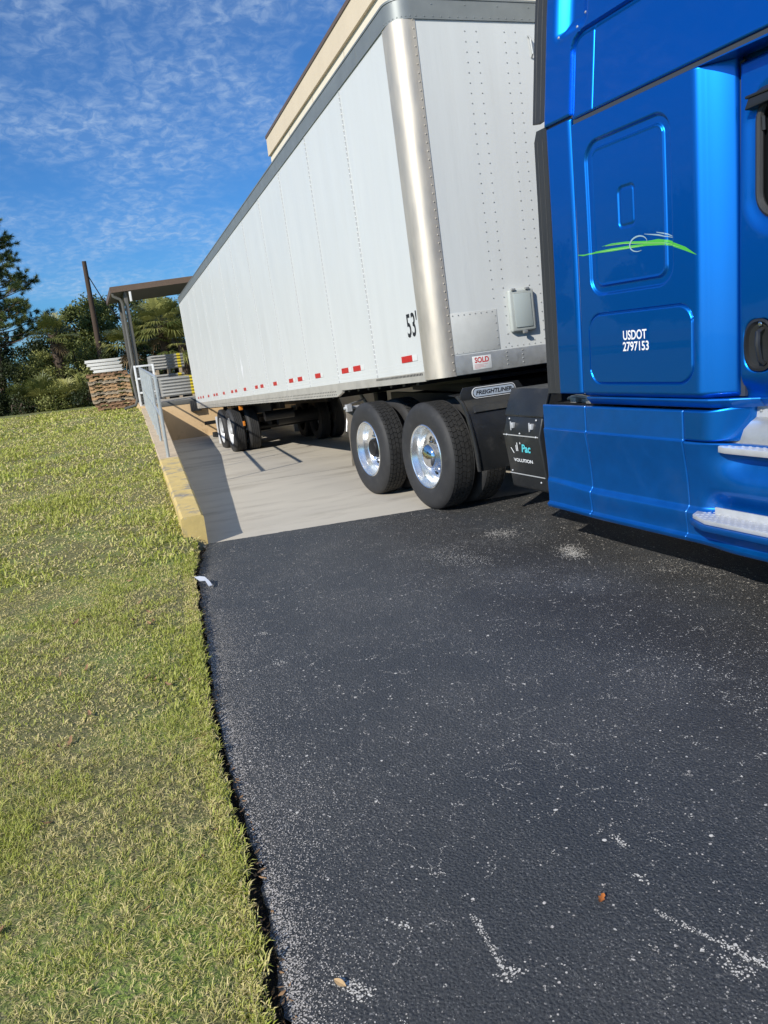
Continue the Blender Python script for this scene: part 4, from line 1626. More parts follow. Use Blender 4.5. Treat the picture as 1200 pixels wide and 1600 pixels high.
dc = ribbon(low, lowb, GREEN, 'stripe_decal', cab)
ribbon(upp, uppb, GREEN, 'decal_stroke', dc)
ribbon([(2.25, 1.951), (2.35, 1.949), (2.5, 1.940), (2.6, 1.934)], [(2.25, 1.949), (2.35, 1.944), (2.5, 1.935), (2.6, 1.932)], GREENL, 'decal_stroke', dc, .0026)
ribbon([(2.30, 1.977), (2.45, 1.968), (2.62, 1.945), (2.75, 1.925), (2.86, 1.886)], [(2.30, 1.975), (2.45, 1.965), (2.62, 1.941), (2.75, 1.921), (2.86, 1.884)], GREENL, 'decal_stroke', dc, .0028)
ribbon([(2.608, 1.993), (2.711, 1.974), (2.809, 1.940)], [(2.608, 1.991), (2.711, 1.966), (2.809, 1.938)], SILV, 'decal_stroke', dc)
ribbon([(2.697, 1.988), (2.754, 1.974), (2.812, 1.943)], [(2.697, 1.985), (2.754, 1.967), (2.812, 1.941)], SILV, 'decal_stroke', dc)
mb = MB(); vs = []
n = 44
for k in range(n + 1):
    a = R(35) + R(290) * k / n
    wv = .0012 + .0035 * math.sin(PI * k / n)
    for rr in (-wv, wv):
        s_, z_ = 2.563 + (.066 + rr) * math.cos(a - R(35)), 1.948 + (.040 + rr) * math.sin(a - R(35))
        vs.append((s_, y_side_s(s_, z_) - .003, z_))
mb.add(vs, [(2 * k, 2 * k + 1, 2 * k + 3, 2 * k + 2) for k in range(n)])
mb.build('decal_ring', SILV, dc)
tx = text_obj('number_lettering', "USDOT", INKW, cab, .186, .054, (2.429, -.0085, 1.431), (1, 0, 0), (0, 0, 1), bold=.018)
text_obj('number_lettering', "2797153", INKW, cab, .205, .053, (2.425, -.0090, 1.367), (1, 0, 0), (0, 0, 1), bold=.018)


# --- side skirts
def y_skirt(S, Z):
    amp = .35 + .65 * sstep(1.62, 2.15, S)
    y = .046 * amp * np.sin(np.clip((.865 - Z) / .39, 0, 1) * PI / 2)
    y = np.where(Z > .865, 0.006, y)
    y = y - .007 * amp * sstep(.872, .860, Z)
    ledge = .47 + .02 * sstep(2.15, 1.65, S)
    y = y - .028 * amp * sstep(ledge + .026, ledge - .012, Z)
    y = y + .010 * amp * sstep(ledge - .02, ledge - .12, Z)
    y = y - .020 * sstep(.335, .318, Z)
    y = y + .008 * sstep(.318, .295, Z)
    return y


def warp(S, Z):     # bottom edge climbs a little towards the rear
    k = np.clip((1.03 - Z) / .74, 0, 1)
    return S + .012 * k * (S < 9), Z + .016 * k * sstep(2.2, 1.6, S)


sk = skin('side_skirt', 1.598, 2.042, .292, 1.031, .0055, y_skirt, BLUE2, trk, xz=warp)
sk = skin('side_skirt', 2.047, 2.850, .292, 1.031, .0055, y_skirt, BLUE2, trk, xz=warp)


def y_front(S, Z):
    k = sstep(2.95, 3.25, S)
    y = y_skirt(S, Z)
    hollow = .085 * k * np.exp(-((Z - .80) / .10) ** 2)
    y = y + hollow
    y = y - .035 * k * sstep(.52, .30, Z)
    pocket = sstep(2.93, 3.06, S) * sstep(.445, .475, Z) * sstep(.62, .50, Z)
    y = y + .05 * pocket
    return y


skin('side_skirt', 2.856, 4.7, .292, .862, .0065, y_front, BLUE2, trk)


def y_fu(S, Z):
    a = np.clip((S - 2.97) / .21, 0, 1)
    return .160 * a ** 2.0 + .006 - .02 * a * (1.03 - Z)


def fu_warp(S, Z):
    return S - .022 * (1.04 - Z) / .17 * np.clip((S - 2.9) / .28, 0, 1), Z + .022 * np.clip((S - 3.0) / .2, 0, 1) * (Z - .868) / .165


skin('step_cowl', 2.856, 3.18, .868, 1.033, .006, y_fu, BLUE, trk, edge_r=.007, xz=fu_warp)
mb = MB()
mb.add([(3.09, .185, .862), (4.5, .185, .862), (4.5, .19, 1.075), (3.165, .19, 1.070), (3.09, .20, .862), (4.5, .20, .862), (4.5, .20, 1.075), (3.165, .20, 1.070)],
       [(0, 1, 2, 3), (7, 6, 5, 4), (0, 4, 5, 1), (3, 2, 6, 7), (0, 3, 7, 4), (1, 5, 6, 2)])
kp = mb.build('kick_plate', STEEL, trk)
MB().dome((3.20, .1845, 1.02), (0, -1, 0), .009, .006, 8).build('kick_plate_screw', ALU, kp)


def tread_plate(name, pl_, z, th, perf):
    mb = MB().prism([(a, b) for a, b in pl_], 2, z - th, z)
    p = mb.build(name, STEEL, trk, bevel=.004)
    mb = MB()
    a0 = min(a for a, b in pl_)
    for i in range(32):
        for j in range(6):
            s_ = a0 + .06 + i * .042 + (.021 if j % 2 else 0)
            lo = np.interp(s_, [q[0] for q in perf], [q[1] for q in perf])
            yv = lo + .018 + j * .026
            if yv > .15: continue
            mb.dome((s_, yv, z), (0, 0, 1), .011, .003, 7)
    nb = mb.build('tmp', STEEL)
    return join_into(p, nb)


tread_plate('upper_step', [(3.055, .115), (3.085, .005), (3.14, -.012), (4.5, -.012), (4.5, .184), (3.09, .184)], .853, .034, [(3.05, .06), (3.12, -.012), (4.5, -.012)])
tread_plate('lower_step', [(2.93, .02), (2.965, -.055), (3.10, -.115), (4.5, -.125), (4.5, .02)], .478, .024, [(2.93, -.02), (3.0, -.07), (3.12, -.118), (4.5, -.122)])
mb = MB()
pl_ = [(2.90, .02), (2.95, -.062), (3.09, -.128), (4.5, -.14), (4.5, .02)]
mb.prism(pl_, 2, .418, .452)
mb.build('step_valance', BLUE2, trk, bevel=.008, smooth=True)
MB().box(3.05, 4.5, .018, .03, .452, .515).build('step_riser', STEEL, trk, bevel=.003)
# inner structure behind the skirts
MB().box(1.66, 4.6, .12, .60, .40, 1.0).build('fuel_tank', ALU, trk, bevel=.12, seg=4)

# --- deck plate with fittings
mb = MB().box(1.12, 2.2, .10, 1.0, 1.00, 1.035)
mb.build('deck_plate', BLACKM, trk)
mb = MB()
for (a, b, w, h) in ((1.78, .10, .06, .05), (1.86, .13, .08, .035), (1.95, .09, .05, .045), (2.0, .16, .04, .06), (1.70, .2, .05, .03)):
    mb.box(a, a + w, b, b + w * 1.3, 1.0351, 1.0351 + h)
mb.tube([(1.74, .12, 1.06), (1.85, .10, 1.085), (1.98, .12, 1.07), (2.05, .2, 1.06)], .013, 6)
mb.build('air_fittings', ALU, trk, bevel=.006)

# --- power unit box with its fold lines and lettering
mb = MB()
pr = [(.105, 1.105), (.03, .94), (-.012, .80), (.045, .395), (.09, .375), (.55, .375), (.55, 1.105)]
bxo = mb.prism(pr, 0, 1.115, 1.560).build('equipment_box', BPLAS, trk, bevel=.012, seg=3)
mb = MB()
mb.box(1.09, 1.58, .10, .60, 1.106, 1.128)
mb.prism([(.115, 1.135), (.095, 1.135), (.018, .94), (.03, .925)], 0, 1.105, 1.572)
mb.build('box_lid', BPLAS, bxo, bevel=.008)


def bface(z):   # y of the box front at height z
    return float(np.interp(z, [.395, .80, .94, 1.105], [.045, -.012, .03, .105]))


for zz in (.80, .50):
    yb = bface(zz)
    MB().add([(1.12, yb - .004, zz - .004), (1.555, yb - .004, zz - .004), (1.555, yb - .0045, zz + .004), (1.12, yb - .0045, zz + .004)], [(0, 1, 2, 3)]).build('fold_strip', STEEL, bxo)
mb = MB()
for (a, z) in ((1.17, .915), (1.5, .915), (1.17, .80), (1.33, .815), (1.53, .80), (1.16, .52), (1.50, .46)):
    MB().dome((a, bface(z) - .006, z), (0, -1, 0), .008, .006, 8).build('bolt', STEEL, bxo)
for a in (1.21, 1.44):
    mb = MB().box(a, a + .035, bface(.87) - .02, bface(.87) + .01, .85, .89)
    mb.box(a + .012, a + .022, bface(.87) - .028, bface(.87) - .02, .835, .90)
    mb.build('latch', STEEL, bxo, bevel=.002)
tl = Vector((0, bface(.70) - bface(.60), .10)).normalized()
zd = (0, tl.y, tl.z)
text_obj('box_lettering', "Pac", INKC, bxo, .115, .062, (1.325, bface(.675) - .005, .675), (1, 0, 0), zd, shear=.25, bold=.03)
mb = MB()
for (a, h) in ((1.255, .045), (1.272, .065)):
    z0 = .68; mb.add([(a, bface(z0) - .005, z0), (a + .008, bface(z0) - .005, z0), (a + .012, bface(z0 + h) - .005, z0 + h), (a + .004, bface(z0 + h) - .005, z0 + h)], [(0, 1, 2, 3)])
mb.add([(1.19, bface(.70) - .005, .70), (1.194, bface(.70) - .005, .705), (1.225, bface(.66) - .005, .665), (1.221, bface(.66) - .005, .66)], [(0, 1, 2, 3)])
mb.add([(1.315, bface(.735) - .005, .735), (1.323, bface(.735) - .005, .735), (1.323, bface(.75) - .005, .75), (1.315, bface(.75) - .005, .75)], [(0, 1, 2, 3)])
mb.build('box_lettering', INKW, bxo)
text_obj('box_lettering', "VOLUTION", INKW, bxo, .235, .026, (1.205, bface(.60) - .005, .597), (1, 0, 0), zd, bold=.02)

# --- quarter fender ahead of the drive wheels, with the name plate
prf = [(.30, 1.075), (.42, 1.07), (.50, 1.02), (.565, .93), (.62, .80), (.67, .64), (.70, .46)]
mb = MB()
vs = []
for (a, b) in prf:
    vs += [(a + .022, .0, b - .0), (a + .022, .018, b), (a, .035, b), (a, .58, b), (a + .012, .62, b), (a - .012, .62, b), (a - .015, .0, b)]
mb.add(vs, [(i * 7 + k, i * 7 + (k + 1) % 7, (i + 1) * 7 + (k + 1) % 7, (i + 1) * 7 + k) for i in range(len(prf) - 1) for k in range(7)] + [tuple(range(7)), tuple(42 + k for k in range(7))])
fd = mb.build('quarter_fender', BPLAS, trk, bevel=.004, smooth=True)
MB().hexa([(.50, .08, .90), (.585, .08, .93), (.585, .46, .93), (.50, .46, .90), (.49, .10, .985), (.525, .10, .985), (.525, .44, .985), (.49, .44, .985)]).build('fender_boss', BPLAS, fd, bevel=.01, seg=3)
MB().tube([(.45, .2, 1.0), (.45, 1.0, .95)], .02, 8).build('fender_bracket', BLACKM, fd)
mb = MB().prism([(.02, 1.00), (.66, 1.015), (.665, 1.05), (.60, 1.135), (.05, 1.135), (.02, 1.09)], 0, .47, .482)
pt_ = mb.build('name_plate', BPLAS, fd, bevel=.002)
for k, yv in enumerate((.075, .20, .33, .46, .58)):
    MB().dome((.482, yv, 1.018), (1, 0, 0), .010, .006, 8).build('plate_bolt', ALU, pt_)


def oval(a, b, x, m, name, r_):
    mb = MB()
    P_ = rr_path(.345 - a, .345 + a, 1.080 - b, 1.080 + b, min(b * .98, r_), 0)
    P_ = [(x, p[0], p[2]) for p in P_[:-1]]
    mb.add(P_ + [(x - .003, p[1], p[2]) for p in P_], [tuple(range(len(P_)))] + [(k, (k + 1) % len(P_), len(P_) + (k + 1) % len(P_), len(P_) + k) for k in range(len(P_))])
    return mb.build(name, m, pt_)


oval(.218, .046, .4855, INKW, 'badge', .045)
oval(.211, .040, .4865, INKB, 'badge_border', .04)
oval(.203, .033, .4875, mat('badge_blue_grey', (.42, .48, .56), .4), 'badge_field', .033)
text_obj('badge_lettering', "FREIGHTLINER", INKB, pt_, .360, .036, (.4885, .165, 1.062), (0, 1, 0), (0, 0, 1), shear=.2, bold=.03)

# --- chassis
mb = MB()
for yv in (.78, 1.60):
    mb.box(-2.45, 4.6, yv, yv + .07, .70, .98)
for s_ in (-2.4, -.8, .6): mb.box(s_, s_ + .08, .851, 1.599, .72, .95)
for yv in (.70, 1.68):
    mb.box(-1.9, .3, yv - .02, yv + .06, .45, .58)
mb.tube([(-.23, .3, .5), (-.23, TW_ - .3, .5)], .08, 12).tube([(-1.56, .3, .47), (-1.56, TW_ - .3, .47)], .08, 12)
mb.lathe([(0, -.18), (.12, -.17), (.2, -.05), (.2, .05), (.12, .17), (0, .18)], (-.23, TW_ / 2, .5), 16)
mb.build('chassis_frame', BLACKM, trk)
mb = MB().prism([(-1.75, 1.02), (-1.75, 1.06), (-1.2, 1.115), (-.35, 1.115), (-.3, 1.08), (-.3, 1.0)], 1, .72, 1.75)
mb.build('fifth_wheel', BLACKM, trk, bevel=.01)
mb = MB()
for yv in (.62, 1.80):
    mb.tube([(-.55, yv, .55), (-.55, yv, .80)], .11, 14); mb.tube([(-1.9, yv, .55), (-1.9, yv, .80)], .11, 14)
mb.tube([(-1.0, .55, .75), (-1.0, .95, .75)], .09, 12)
mb.build('air_springs', BLACKM, trk, smooth=True)
# mud flaps and their hangers
for (ya, yb) in ((.09, .66), (TW_ - .66, TW_ - .09)):
    mfv = MB()
    n = 6
    vs = []
    for i in range(n + 1):
        z = .86 - .66 * i / n
        sx = -2.26 + .03 * math.sin(i / n * 2.6)
        vs += [(sx, ya, z), (sx, yb, z), (sx - .008, yb, z), (sx - .008, ya, z)]
    mfv.add(vs, [(i * 4 + k, i * 4 + (k + 1) % 4, i * 4 + 4 + (k + 1) % 4, i * 4 + 4 + k) for i in range(n) for k in range(4)] + [(0, 1, 2, 3), tuple(n * 4 + k for k in range(4))])
    mf = mfv.build('mud_flap', FLAP, trk, smooth=True)
    mb = MB().tube([(-2.25, ya - .02, .88), (-2.25, .80 if ya < 1 else 1.65, .88)], .017, 8)
    mb.tube([(-2.27, ya + .05, .88), (-2.42, ya + .1, .90), (-2.62, .5 if ya < 1 else 1.95, .93)], .010, 6)
    mb.tube([(-2.40, ya + .08, .86), (-2.35, ya + .02, .60)], .008, 6)
    mb.box(-2.27, -2.20, ya, ya + .06, .84, .92)
    mb.build('flap_hanger', STEEL, mf, smooth=True)


# --- drive wheels
def drive_tyre():
    a, b = tyre_profile()
    prof = a + [(.488, .045), (.486, .06), (.486, .215), (.488, .230)] + b
    return MB().lathe(prof, n=96, closed=True)


def tread_blocks():
    mb = MB()
    W0, W1 = .034, .241
    n = 58
    cols = 5
    wv = (W1 - W0) / cols
    for c_ in range(cols):
        for k in range(n):
            a0 = 2 * PI * (k + (.5 if c_ % 2 else 0) + (.12 if c_ in (1, 3) else 0)) / n
            da = 2 * PI / n
            ya, yb = W0 + c_ * wv + .0035, W0 + (c_ + 1) * wv - .0035
            if c_ == 0: ya = W0 - .004
            if c_ == cols - 1: yb = W1 + .004
            r0 = .478
            def rt_(y): return .4995 - .012 * max(0, (abs(y - .1375) - .075) / .035) ** 1.5
            g = .0034 / .5
            sk_ = .010 / .5 * (1 if c_ % 2 else -1)
            # two notched halves give the stepped outline
            ym = (ya + yb) / 2
            for (p, q, sh_) in ((ya, ym, 0), (ym, yb, .0075 / .5 * (1 if c_ % 2 else -1))):
                vs = []
                for (y_, a_) in ((p, a0 + g + sh_), (q, a0 + g + sh_), (q, a0 + da - g + sh_), (p, a0 + da - g + sh_)):
                    vs.append((r0 * math.cos(a_), y_, r0 * math.sin(a_)))
                for (y_, a_) in ((p, a0 + g + sh_), (q, a0 + g + sh_), (q, a0 + da - g + sh_), (p, a0 + da - g + sh_)):
                    rr = rt_(y_)
                    vs.append((rr * math.cos(a_), y_, rr * math.sin(a_)))
                mb.hexa(vs)
    return mb


DT = drive_tyre(); TB = tread_blocks(); RM = rim_mesh(); 
first = {}


def drive_wheel(s, z, y, flip, kind, inner=False, show=True):
    key = (kind, inner)
    if key not in first:
        if inner:
            w = MB().lathe([(.292, .03), (.285, .06), (.28, .22), (.292, .245)], n=48).build('wheel', BLACKM, trk, smooth=True)
        else:
            w = hub_cap('dome' if kind == 'dome' else 'hub').build('wheel', CHROME if kind == 'dome' else BLACKM, trk, smooth=True, angle=40)
            RM.build('rim', RIM, w, smooth=True, angle=28)
            rim_holes().build('rim_hole', BLACKM, w)
            join_into(w, hub_nuts().build('tmp', CHROME))
        if first and any(not False for _ in first):
            t0 = [c for c in list(first.values())[0].children if c.name.startswith('tyre')][0]
            for src in [t0] + [c for c in list(first.values())[0].children if c.name.startswith('tread')]:
                t = src.copy(); COL.objects.link(t); t.parent = w
        else:
            DT.build('tyre', TYRE, w, smooth=True, angle=30)
            TB.build('tread', TREAD, w)
        first[key] = w
    else:
        w = copy_tree(first[key], trk)
    w.location = (s, y, z)
    w.rotation_euler = (0, random.uniform(0, 6), PI if flip else 0)
    return w


for (s_, z_, kd) in ((-.235, .5, 'dome'), (-1.555, .468, 'nuts')):
    drive_wheel(s_, z_, .0, False, kd)
    drive_wheel(s_, z_, .335, False, kd, inner=True)
    drive_wheel(s_, z_, TW_, True, 'nuts')
    drive_wheel(s_, z_, TW_ - .335, True, 'nuts', inner=True)
for (y, fl) in ((.05, False), (TW_ - .05, True)):
    w = drive_wheel(5.55, .5, y, fl, 'nuts')
tag(trk, 'metallic blue highway truck with a sleeper cab parked at the right edge', 'truck')

# ------------------------------------------------------------------ pallets and bundles by the dock
random.seed(11)


def make_pallet(m, ang):
    p = empty('pallet', (0, 0, 0))
    for k in range(3):
        y0 = -.50 + k * .455
        pr_ = [(-.6, 0), (-.45, 0), (-.40, .035), (-.22, .035), (-.17, 0), (.17, 0), (.22, .035), (.40, .035), (.45, 0), (.6, 0), (.6, .075), (-.6, .075)]
        MB().prism([(a, b + .016) for a, b in pr_], 1, y0, y0 + .09).build('stringer', m, p)
    mb = MB()
    for k in range(8):
        x0 = -.6 + k * .157
        mb.box(x0, x0 + .10, -.52 + random.uniform(-.01, .01), .52 + random.uniform(-.01, .01), .0915, .109)
    mb.build('top_boards', m, p)
    mb = MB()
    for k in range(4):
        x0 = -.6 + k * .367
        mb.box(x0, x0 + .10, -.52, .52, 0, .0155)
    mb.build('bottom_boards', m, p)
    return p


def recolour(p, m):
    for c in p.children:
        c.data = c.data.copy(); c.data.materials[0] = m


PX_, PY_ = -19.55, -2.08
ordn = ['lowest', 'second lowest', 'third from the ground', 'fourth from the ground', 'fifth from the ground', 'sixth from the ground', 'seventh from the ground', 'third highest', 'second highest', 'topmost']
tones = [1, 1, 2, 0, 2, 0, 0, 2, 0, 1]
protos = {}
for k in range(10):
    t = tones[k]
    if t not in protos:
        protos[t] = p = make_pallet(WOODS[t], 0)
    else:
        p = copy_tree(protos[t])
    p.location = (PX_ + random.uniform(-.03, .03), PY_ + random.uniform(-.045, .045) - .012 * k, .475 + k * .1125)
    p.rotation_euler = (random.uniform(-.008, .008), random.uniform(-.006, .006), PI / 2 + random.uniform(-.03, .03))
    tag(p, '%s weathered wooden pallet, %s in the stack on the lawn' % (('tan', 'dark brown', 'greyish')[t], ordn[k]), 'pallet', 'wooden pallets stacked beyond the lawn')
zt = .475 + 10 * .1125
for k, nm in enumerate(('lowest', 'second lowest', 'second highest', 'topmost')):
    mb = MB()
    w0 = -.52 + [.10, .02, -.06, -.10][k]
    pr_ = [(w0, 0), (.42 - .04 * k, 0), (.46 - .04 * k, .03), (.40, .05), (.44, .085), (w0 - .02, .085), (w0 + .02, .05), (w0 - .03, .03)]
    mb.prism(pr_, 0, -.45, .45)
    o = mb.build('white_panel', PANELW, bevel=.006)
    o.location = (-19.5, -2.14, zt + .004 + k * .102 + .01); o.rotation_euler = (0.0, 0, random.uniform(-.05, .05))
    tag(o, 'white ribbed panel, %s of four on top of the pallets' % nm, 'panel', 'white panels stacked on the pallets')


def bundle(x, y0, y1, z0, layers, label, depth=1.6, bh=.058):
    b = empty('sheet_bundle', (x, y0, z0))
    w = y1 - y0
    mb = MB()
    for k in range(layers):
        z = .06 + k * .098
        mb.prism([(0, z), (0, z + .03), (.035, z + .045), (0, z + .06), (0, z + .094), (-depth, z + .094), (-depth, z)], 1, .0, w)
        mb.v = mb.v
    mb.build('sheets', SHEETG, b, bevel=.004)
    mb = MB()
    for k in range(layers):
        z = .06 + k * .098
        mb.prism([(.0365, z + .045), (.001, z + .061), (.001, z + .092), (.004, z + .092), (.006, z + .062), (.040, z + .045), (.006, z + .028), (.004, z + .003), (.001, z + .003), (.001, z + .029)], 1, w - .22, w - .10)
    mb.box(-depth, -.002, w - .22, w - .10, .06 + layers * .098 - .003, .06 + layers * .098 + .003)
    mb.build('yellow_band', YSTRAP, b)
    for k in range(3):
        MB().box(-depth, .0, .10 + k * (w - .3) / 2, .20 + k * (w - .3) / 2, 0, .058).build('bearer', WOODS[2], b)
    for c_ in b.children:
        if c_.name.startswith('bearer'): c_.scale = (1, 1, bh / .058); c_.location = (0, 0, .058 - bh)
    b.location.z += bh - .058
    tag(b, label, 'sheet bundle', 'bundles of grey sheets on the dock')
    return b


bundle(-19.0, -.68, .44, .593, 6, 'low wide bundle of ribbed grey sheets with a yellow band, nearest the dock gate')
bundle(-21.5, -.70, .38, .593, 7, 'grey sheet bundle hidden behind the low wide bundle, carrying another one')
bundle(-21.5, -.66, .42, 1.342, 5, 'upper grey sheet bundle with a yellow band at its right end, above the wide one', bh=.16)

# ------------------------------------------------------------------ pole and cable
pl = empty('wooden_pole', (-28, -2.12, .3))
MB().tube([(0, .0, 0), (0, .02, 3), (0, .03, 5.75)], [.14, .11, .085], 14).build('shaft', POLEW, pl, smooth=True)
MB().tube([(0.02, .10, 5.15), (.1, .45, 4.3), (.2, .95, 3.45), (.4, 2.2, 1.4), (.5, 3.0, .1)], .022, 6).build('stay_cable', BLACKM, pl, smooth=True)
tag(pl, 'bare dark wooden pole with a slanting black stay, rising behind the pallets', 'pole')

# ------------------------------------------------------------------ vegetation
FOL = {}


def foliage(name, c1, c2, transl=.25, rough=.55):
    FOL[name] = mat('foliage_' + name, c1, rough, attr='tint', col2=c2, transl=transl, spec=.35)
    return FOL[name]


F_OAK = foliage('oak', (0.05, 0.075, 0.022), (0.24, 0.27, 0.075))
F_BUSH = foliage('bush', (0.07, 0.10, 0.022), (0.36, 0.36, 0.11))
F_DARK = foliage('dark', (0.022, 0.035, 0.012), (0.075, 0.095, 0.028))
F_PALM = foliage('palm', (0.08, 0.115, 0.03), (0.42, 0.40, 0.13), rough=.42)
F_PINE = foliage('pine', (0.040, 0.075, 0.022), (0.22, 0.26, 0.08))
F_FROND_DRY = foliage('dry', (0.22, 0.15, 0.08), (0.34, 0.25, 0.14))


def leaf_cloud(clumps, n_per, size, squash=.8):
    """clumps: list of (x, y, z, r).  Rhombic leaves spread through each clump's volume, thicker at its skin"""
    P, rad, ct = [], [], []
    for (x, y, z, r) in clumps:
        n = int(n_per * (r / .5) ** 2)
        d = rng.normal(size=(n, 3)); d /= np.linalg.norm(d, axis=1)[:, None]
        q = rng.random(n) ** .45
        lump = 1 + .25 * np.sin(d[:, 0] * 5 + x * 3) * np.cos(d[:, 1] * 4 + y) + .15 * rng.normal(size=n)
        P.append(np.array([x, y, z]) + d * (r * q * lump)[:, None] * [1, 1, squash])
        ct.append(np.full(n, rng.uniform(0, .5)))
    P = np.concatenate(P); ct = np.concatenate(ct)
    n = len(P)
    a = rng.normal(size=(n, 3)); a[:, 2] -= .3; a /= np.linalg.norm(a, axis=1)[:, None]
    b = np.cross(a, rng.normal(size=(n, 3)) + [0, 0, .8]); b /= np.linalg.norm(b, axis=1)[:, None]
    L_ = (size * rng.uniform(.6, 1.4, n))[:, None]
    W_ = L_ * .30
    V = np.stack([P - a * L_ * .5, P + b * W_, P + a * L_ * .5, P - b * W_], 1).reshape(-1, 3)
    F = np.arange(n * 4).reshape(n, 4)
    tint = np.repeat(np.clip(ct + rng.uniform(0, .5, n) ** 1.3, 0, 1), 4)
    return V, F, tint


def branches(mb, base, tips, r0):
    base = Vector(base)
    for t in tips:
        t = Vector(t)
        m = base.lerp(t, .5) + Vector((random.uniform(-.15, .15), random.uniform(-.15, .15), random.uniform(.0, .25)))
        mb.tube([base, m, t], [r0, r0 * .6, r0 * .2], 6)


def broadleaf(name, loc, h, rx_, rz2, ncl, m, label, cat='tree', leaf=.13, n_per=420, group=None, cr=.6, low=0.35):
    root = empty(name, loc)
    cl = []
    for i in range(ncl):
        for _ in range(20):
            d = Vector((random.gauss(0, 1), random.gauss(0, 1), random.gauss(0, 1))).normalized() * random.random() ** .35
            if d.z > -low * 2: break
        cl.append((d.x * rx_, d.y * rx_, h - rz2 + d.z * rz2, cr * random.uniform(.6, 1.2)))
    V, F, t = leaf_cloud(cl, n_per, leaf)
    mb = MB()
    mb.tube([(0, 0, -.4), (.05, .03, (h - rz2) * .5), (0, 0, h - rz2)], [.16 + h * .012, .13, .09], 9)
    branches(mb, (0.02, 0, max(.3, (h - rz2) * .55)), [c[:3] for c in cl[:16]], .06)
    mb.build('trunk', BARK, root, smooth=True)
    np_mesh('crown', V, F, m, root, tint=t)
    tag(root, label, cat, group)
    return root


def fan_leaf(o, d, size, petiole, nl=22, droop=.35):
    """one palmate leaf: origin, direction; returns verts, faces (petiole + pleated leaflets)"""
    d = Vector(d).normalized()
    side = d.cross(Vector((0, 0, 1)))
    side = side.normalized() if side.length > .1 else Vector((1, 0, 0))
    up_ = side.cross(d).normalized()
    o = Vector(o)
    tip = o + d * petiole + Vector((0, 0, -petiole * .12))
    V, F = [], []
    pw = .012
    V += [o - side * pw, o + side * pw, tip + side * pw * .7, tip - side * pw * .7]
    F.append((0, 1, 2, 3))
    for k in range(nl):
        a = R(-118 + 236 * k / (nl - 1)) + random.uniform(-.04, .04)
        L_ = size * (1 - .28 * abs(a) / R(118)) * random.uniform(.85, 1.05)
        dr = d * math.cos(a) + side * math.sin(a) + up_ * .18
        dr.normalize()
        w = .5 * L_ * .055
        pr_ = dr.cross(up_).normalized()
        b = len(V)
        m1 = tip + dr * L_ * .55 + up_ * .01
        e = tip + dr * L_ + Vector((0, 0, -droop * L_ * random.uniform(.5, 1.2)))
        V += [tip, m1 - pr_ * w * 1.4, m1 + pr_ * w * 1.4, e]
        F.append((b, b + 1, b + 3, b + 2))
    return V, F


def palm(name, loc, trunk_h, nf, size, petiole, label, cat='palm', dry=6, m=None, spread=1.0, group=None, base_z=0.0):
    root = empty(name, loc)
    VV, FF, TT = [], [], []
    top = Vector((0, 0, trunk_h))
    for k in range(nf):
        az_ = k * 2.39996 + random.uniform(-.3, .3)
        el = R(random.uniform(-25, 80)) * spread if trunk_h > .6 else R(random.uniform(12, 85))
        d = (math.cos(az_) * math.cos(el), math.sin(az_) * math.cos(el), math.sin(el))
        V, F = fan_leaf(top + Vector(d) * .05, d, size * random.uniform(.8, 1.15), petiole * random.uniform(.7, 1.2))
        b = len(VV)
        VV += [tuple(v) for v in V]; FF += [tuple(i + b for i in f) for f in F]
        t = random.uniform(0, .75)
        TT += [min(1, max(0, t + random.uniform(-.1, .15))) for _ in V]
    np_mesh('fronds', VV, FF, m or F_PALM, root, tint=TT)
    if trunk_h > .6:
        mb = MB().tube([(0, 0, -.5), (.02, 0, trunk_h * .5), (0, 0, trunk_h)], [.17, .15, .17], 12)
        for k in range(int(trunk_h * 26)):
            a = k * 2.4; z = .1 + k / 26
            mb.tube([(.13 * math.cos(a), .13 * math.sin(a), z), (.24 * math.cos(a), .24 * math.sin(a), z + .13)], [.04, .02], 4)
        mb.build('trunk', BARK, root)
        if dry:
            VV, FF, TT = [], [], []
            for k in range(dry):
                a = random.uniform(0, 2 * PI)
                V, F = fan_leaf(top - Vector((0, 0, .1)), (math.cos(a) * .5, math.sin(a) * .5, -.9), size * .8, petiole * .7, 14, .2)
                b = len(VV); VV += [tuple(v) for v in V]; FF += [tuple(i + b for i in f) for f in F]; TT += [random.random()] * len(V)
            np_mesh('dead_fronds', VV, FF, F_FROND_DRY, root, tint=TT)
    tag(root, label, cat, group)
    return root


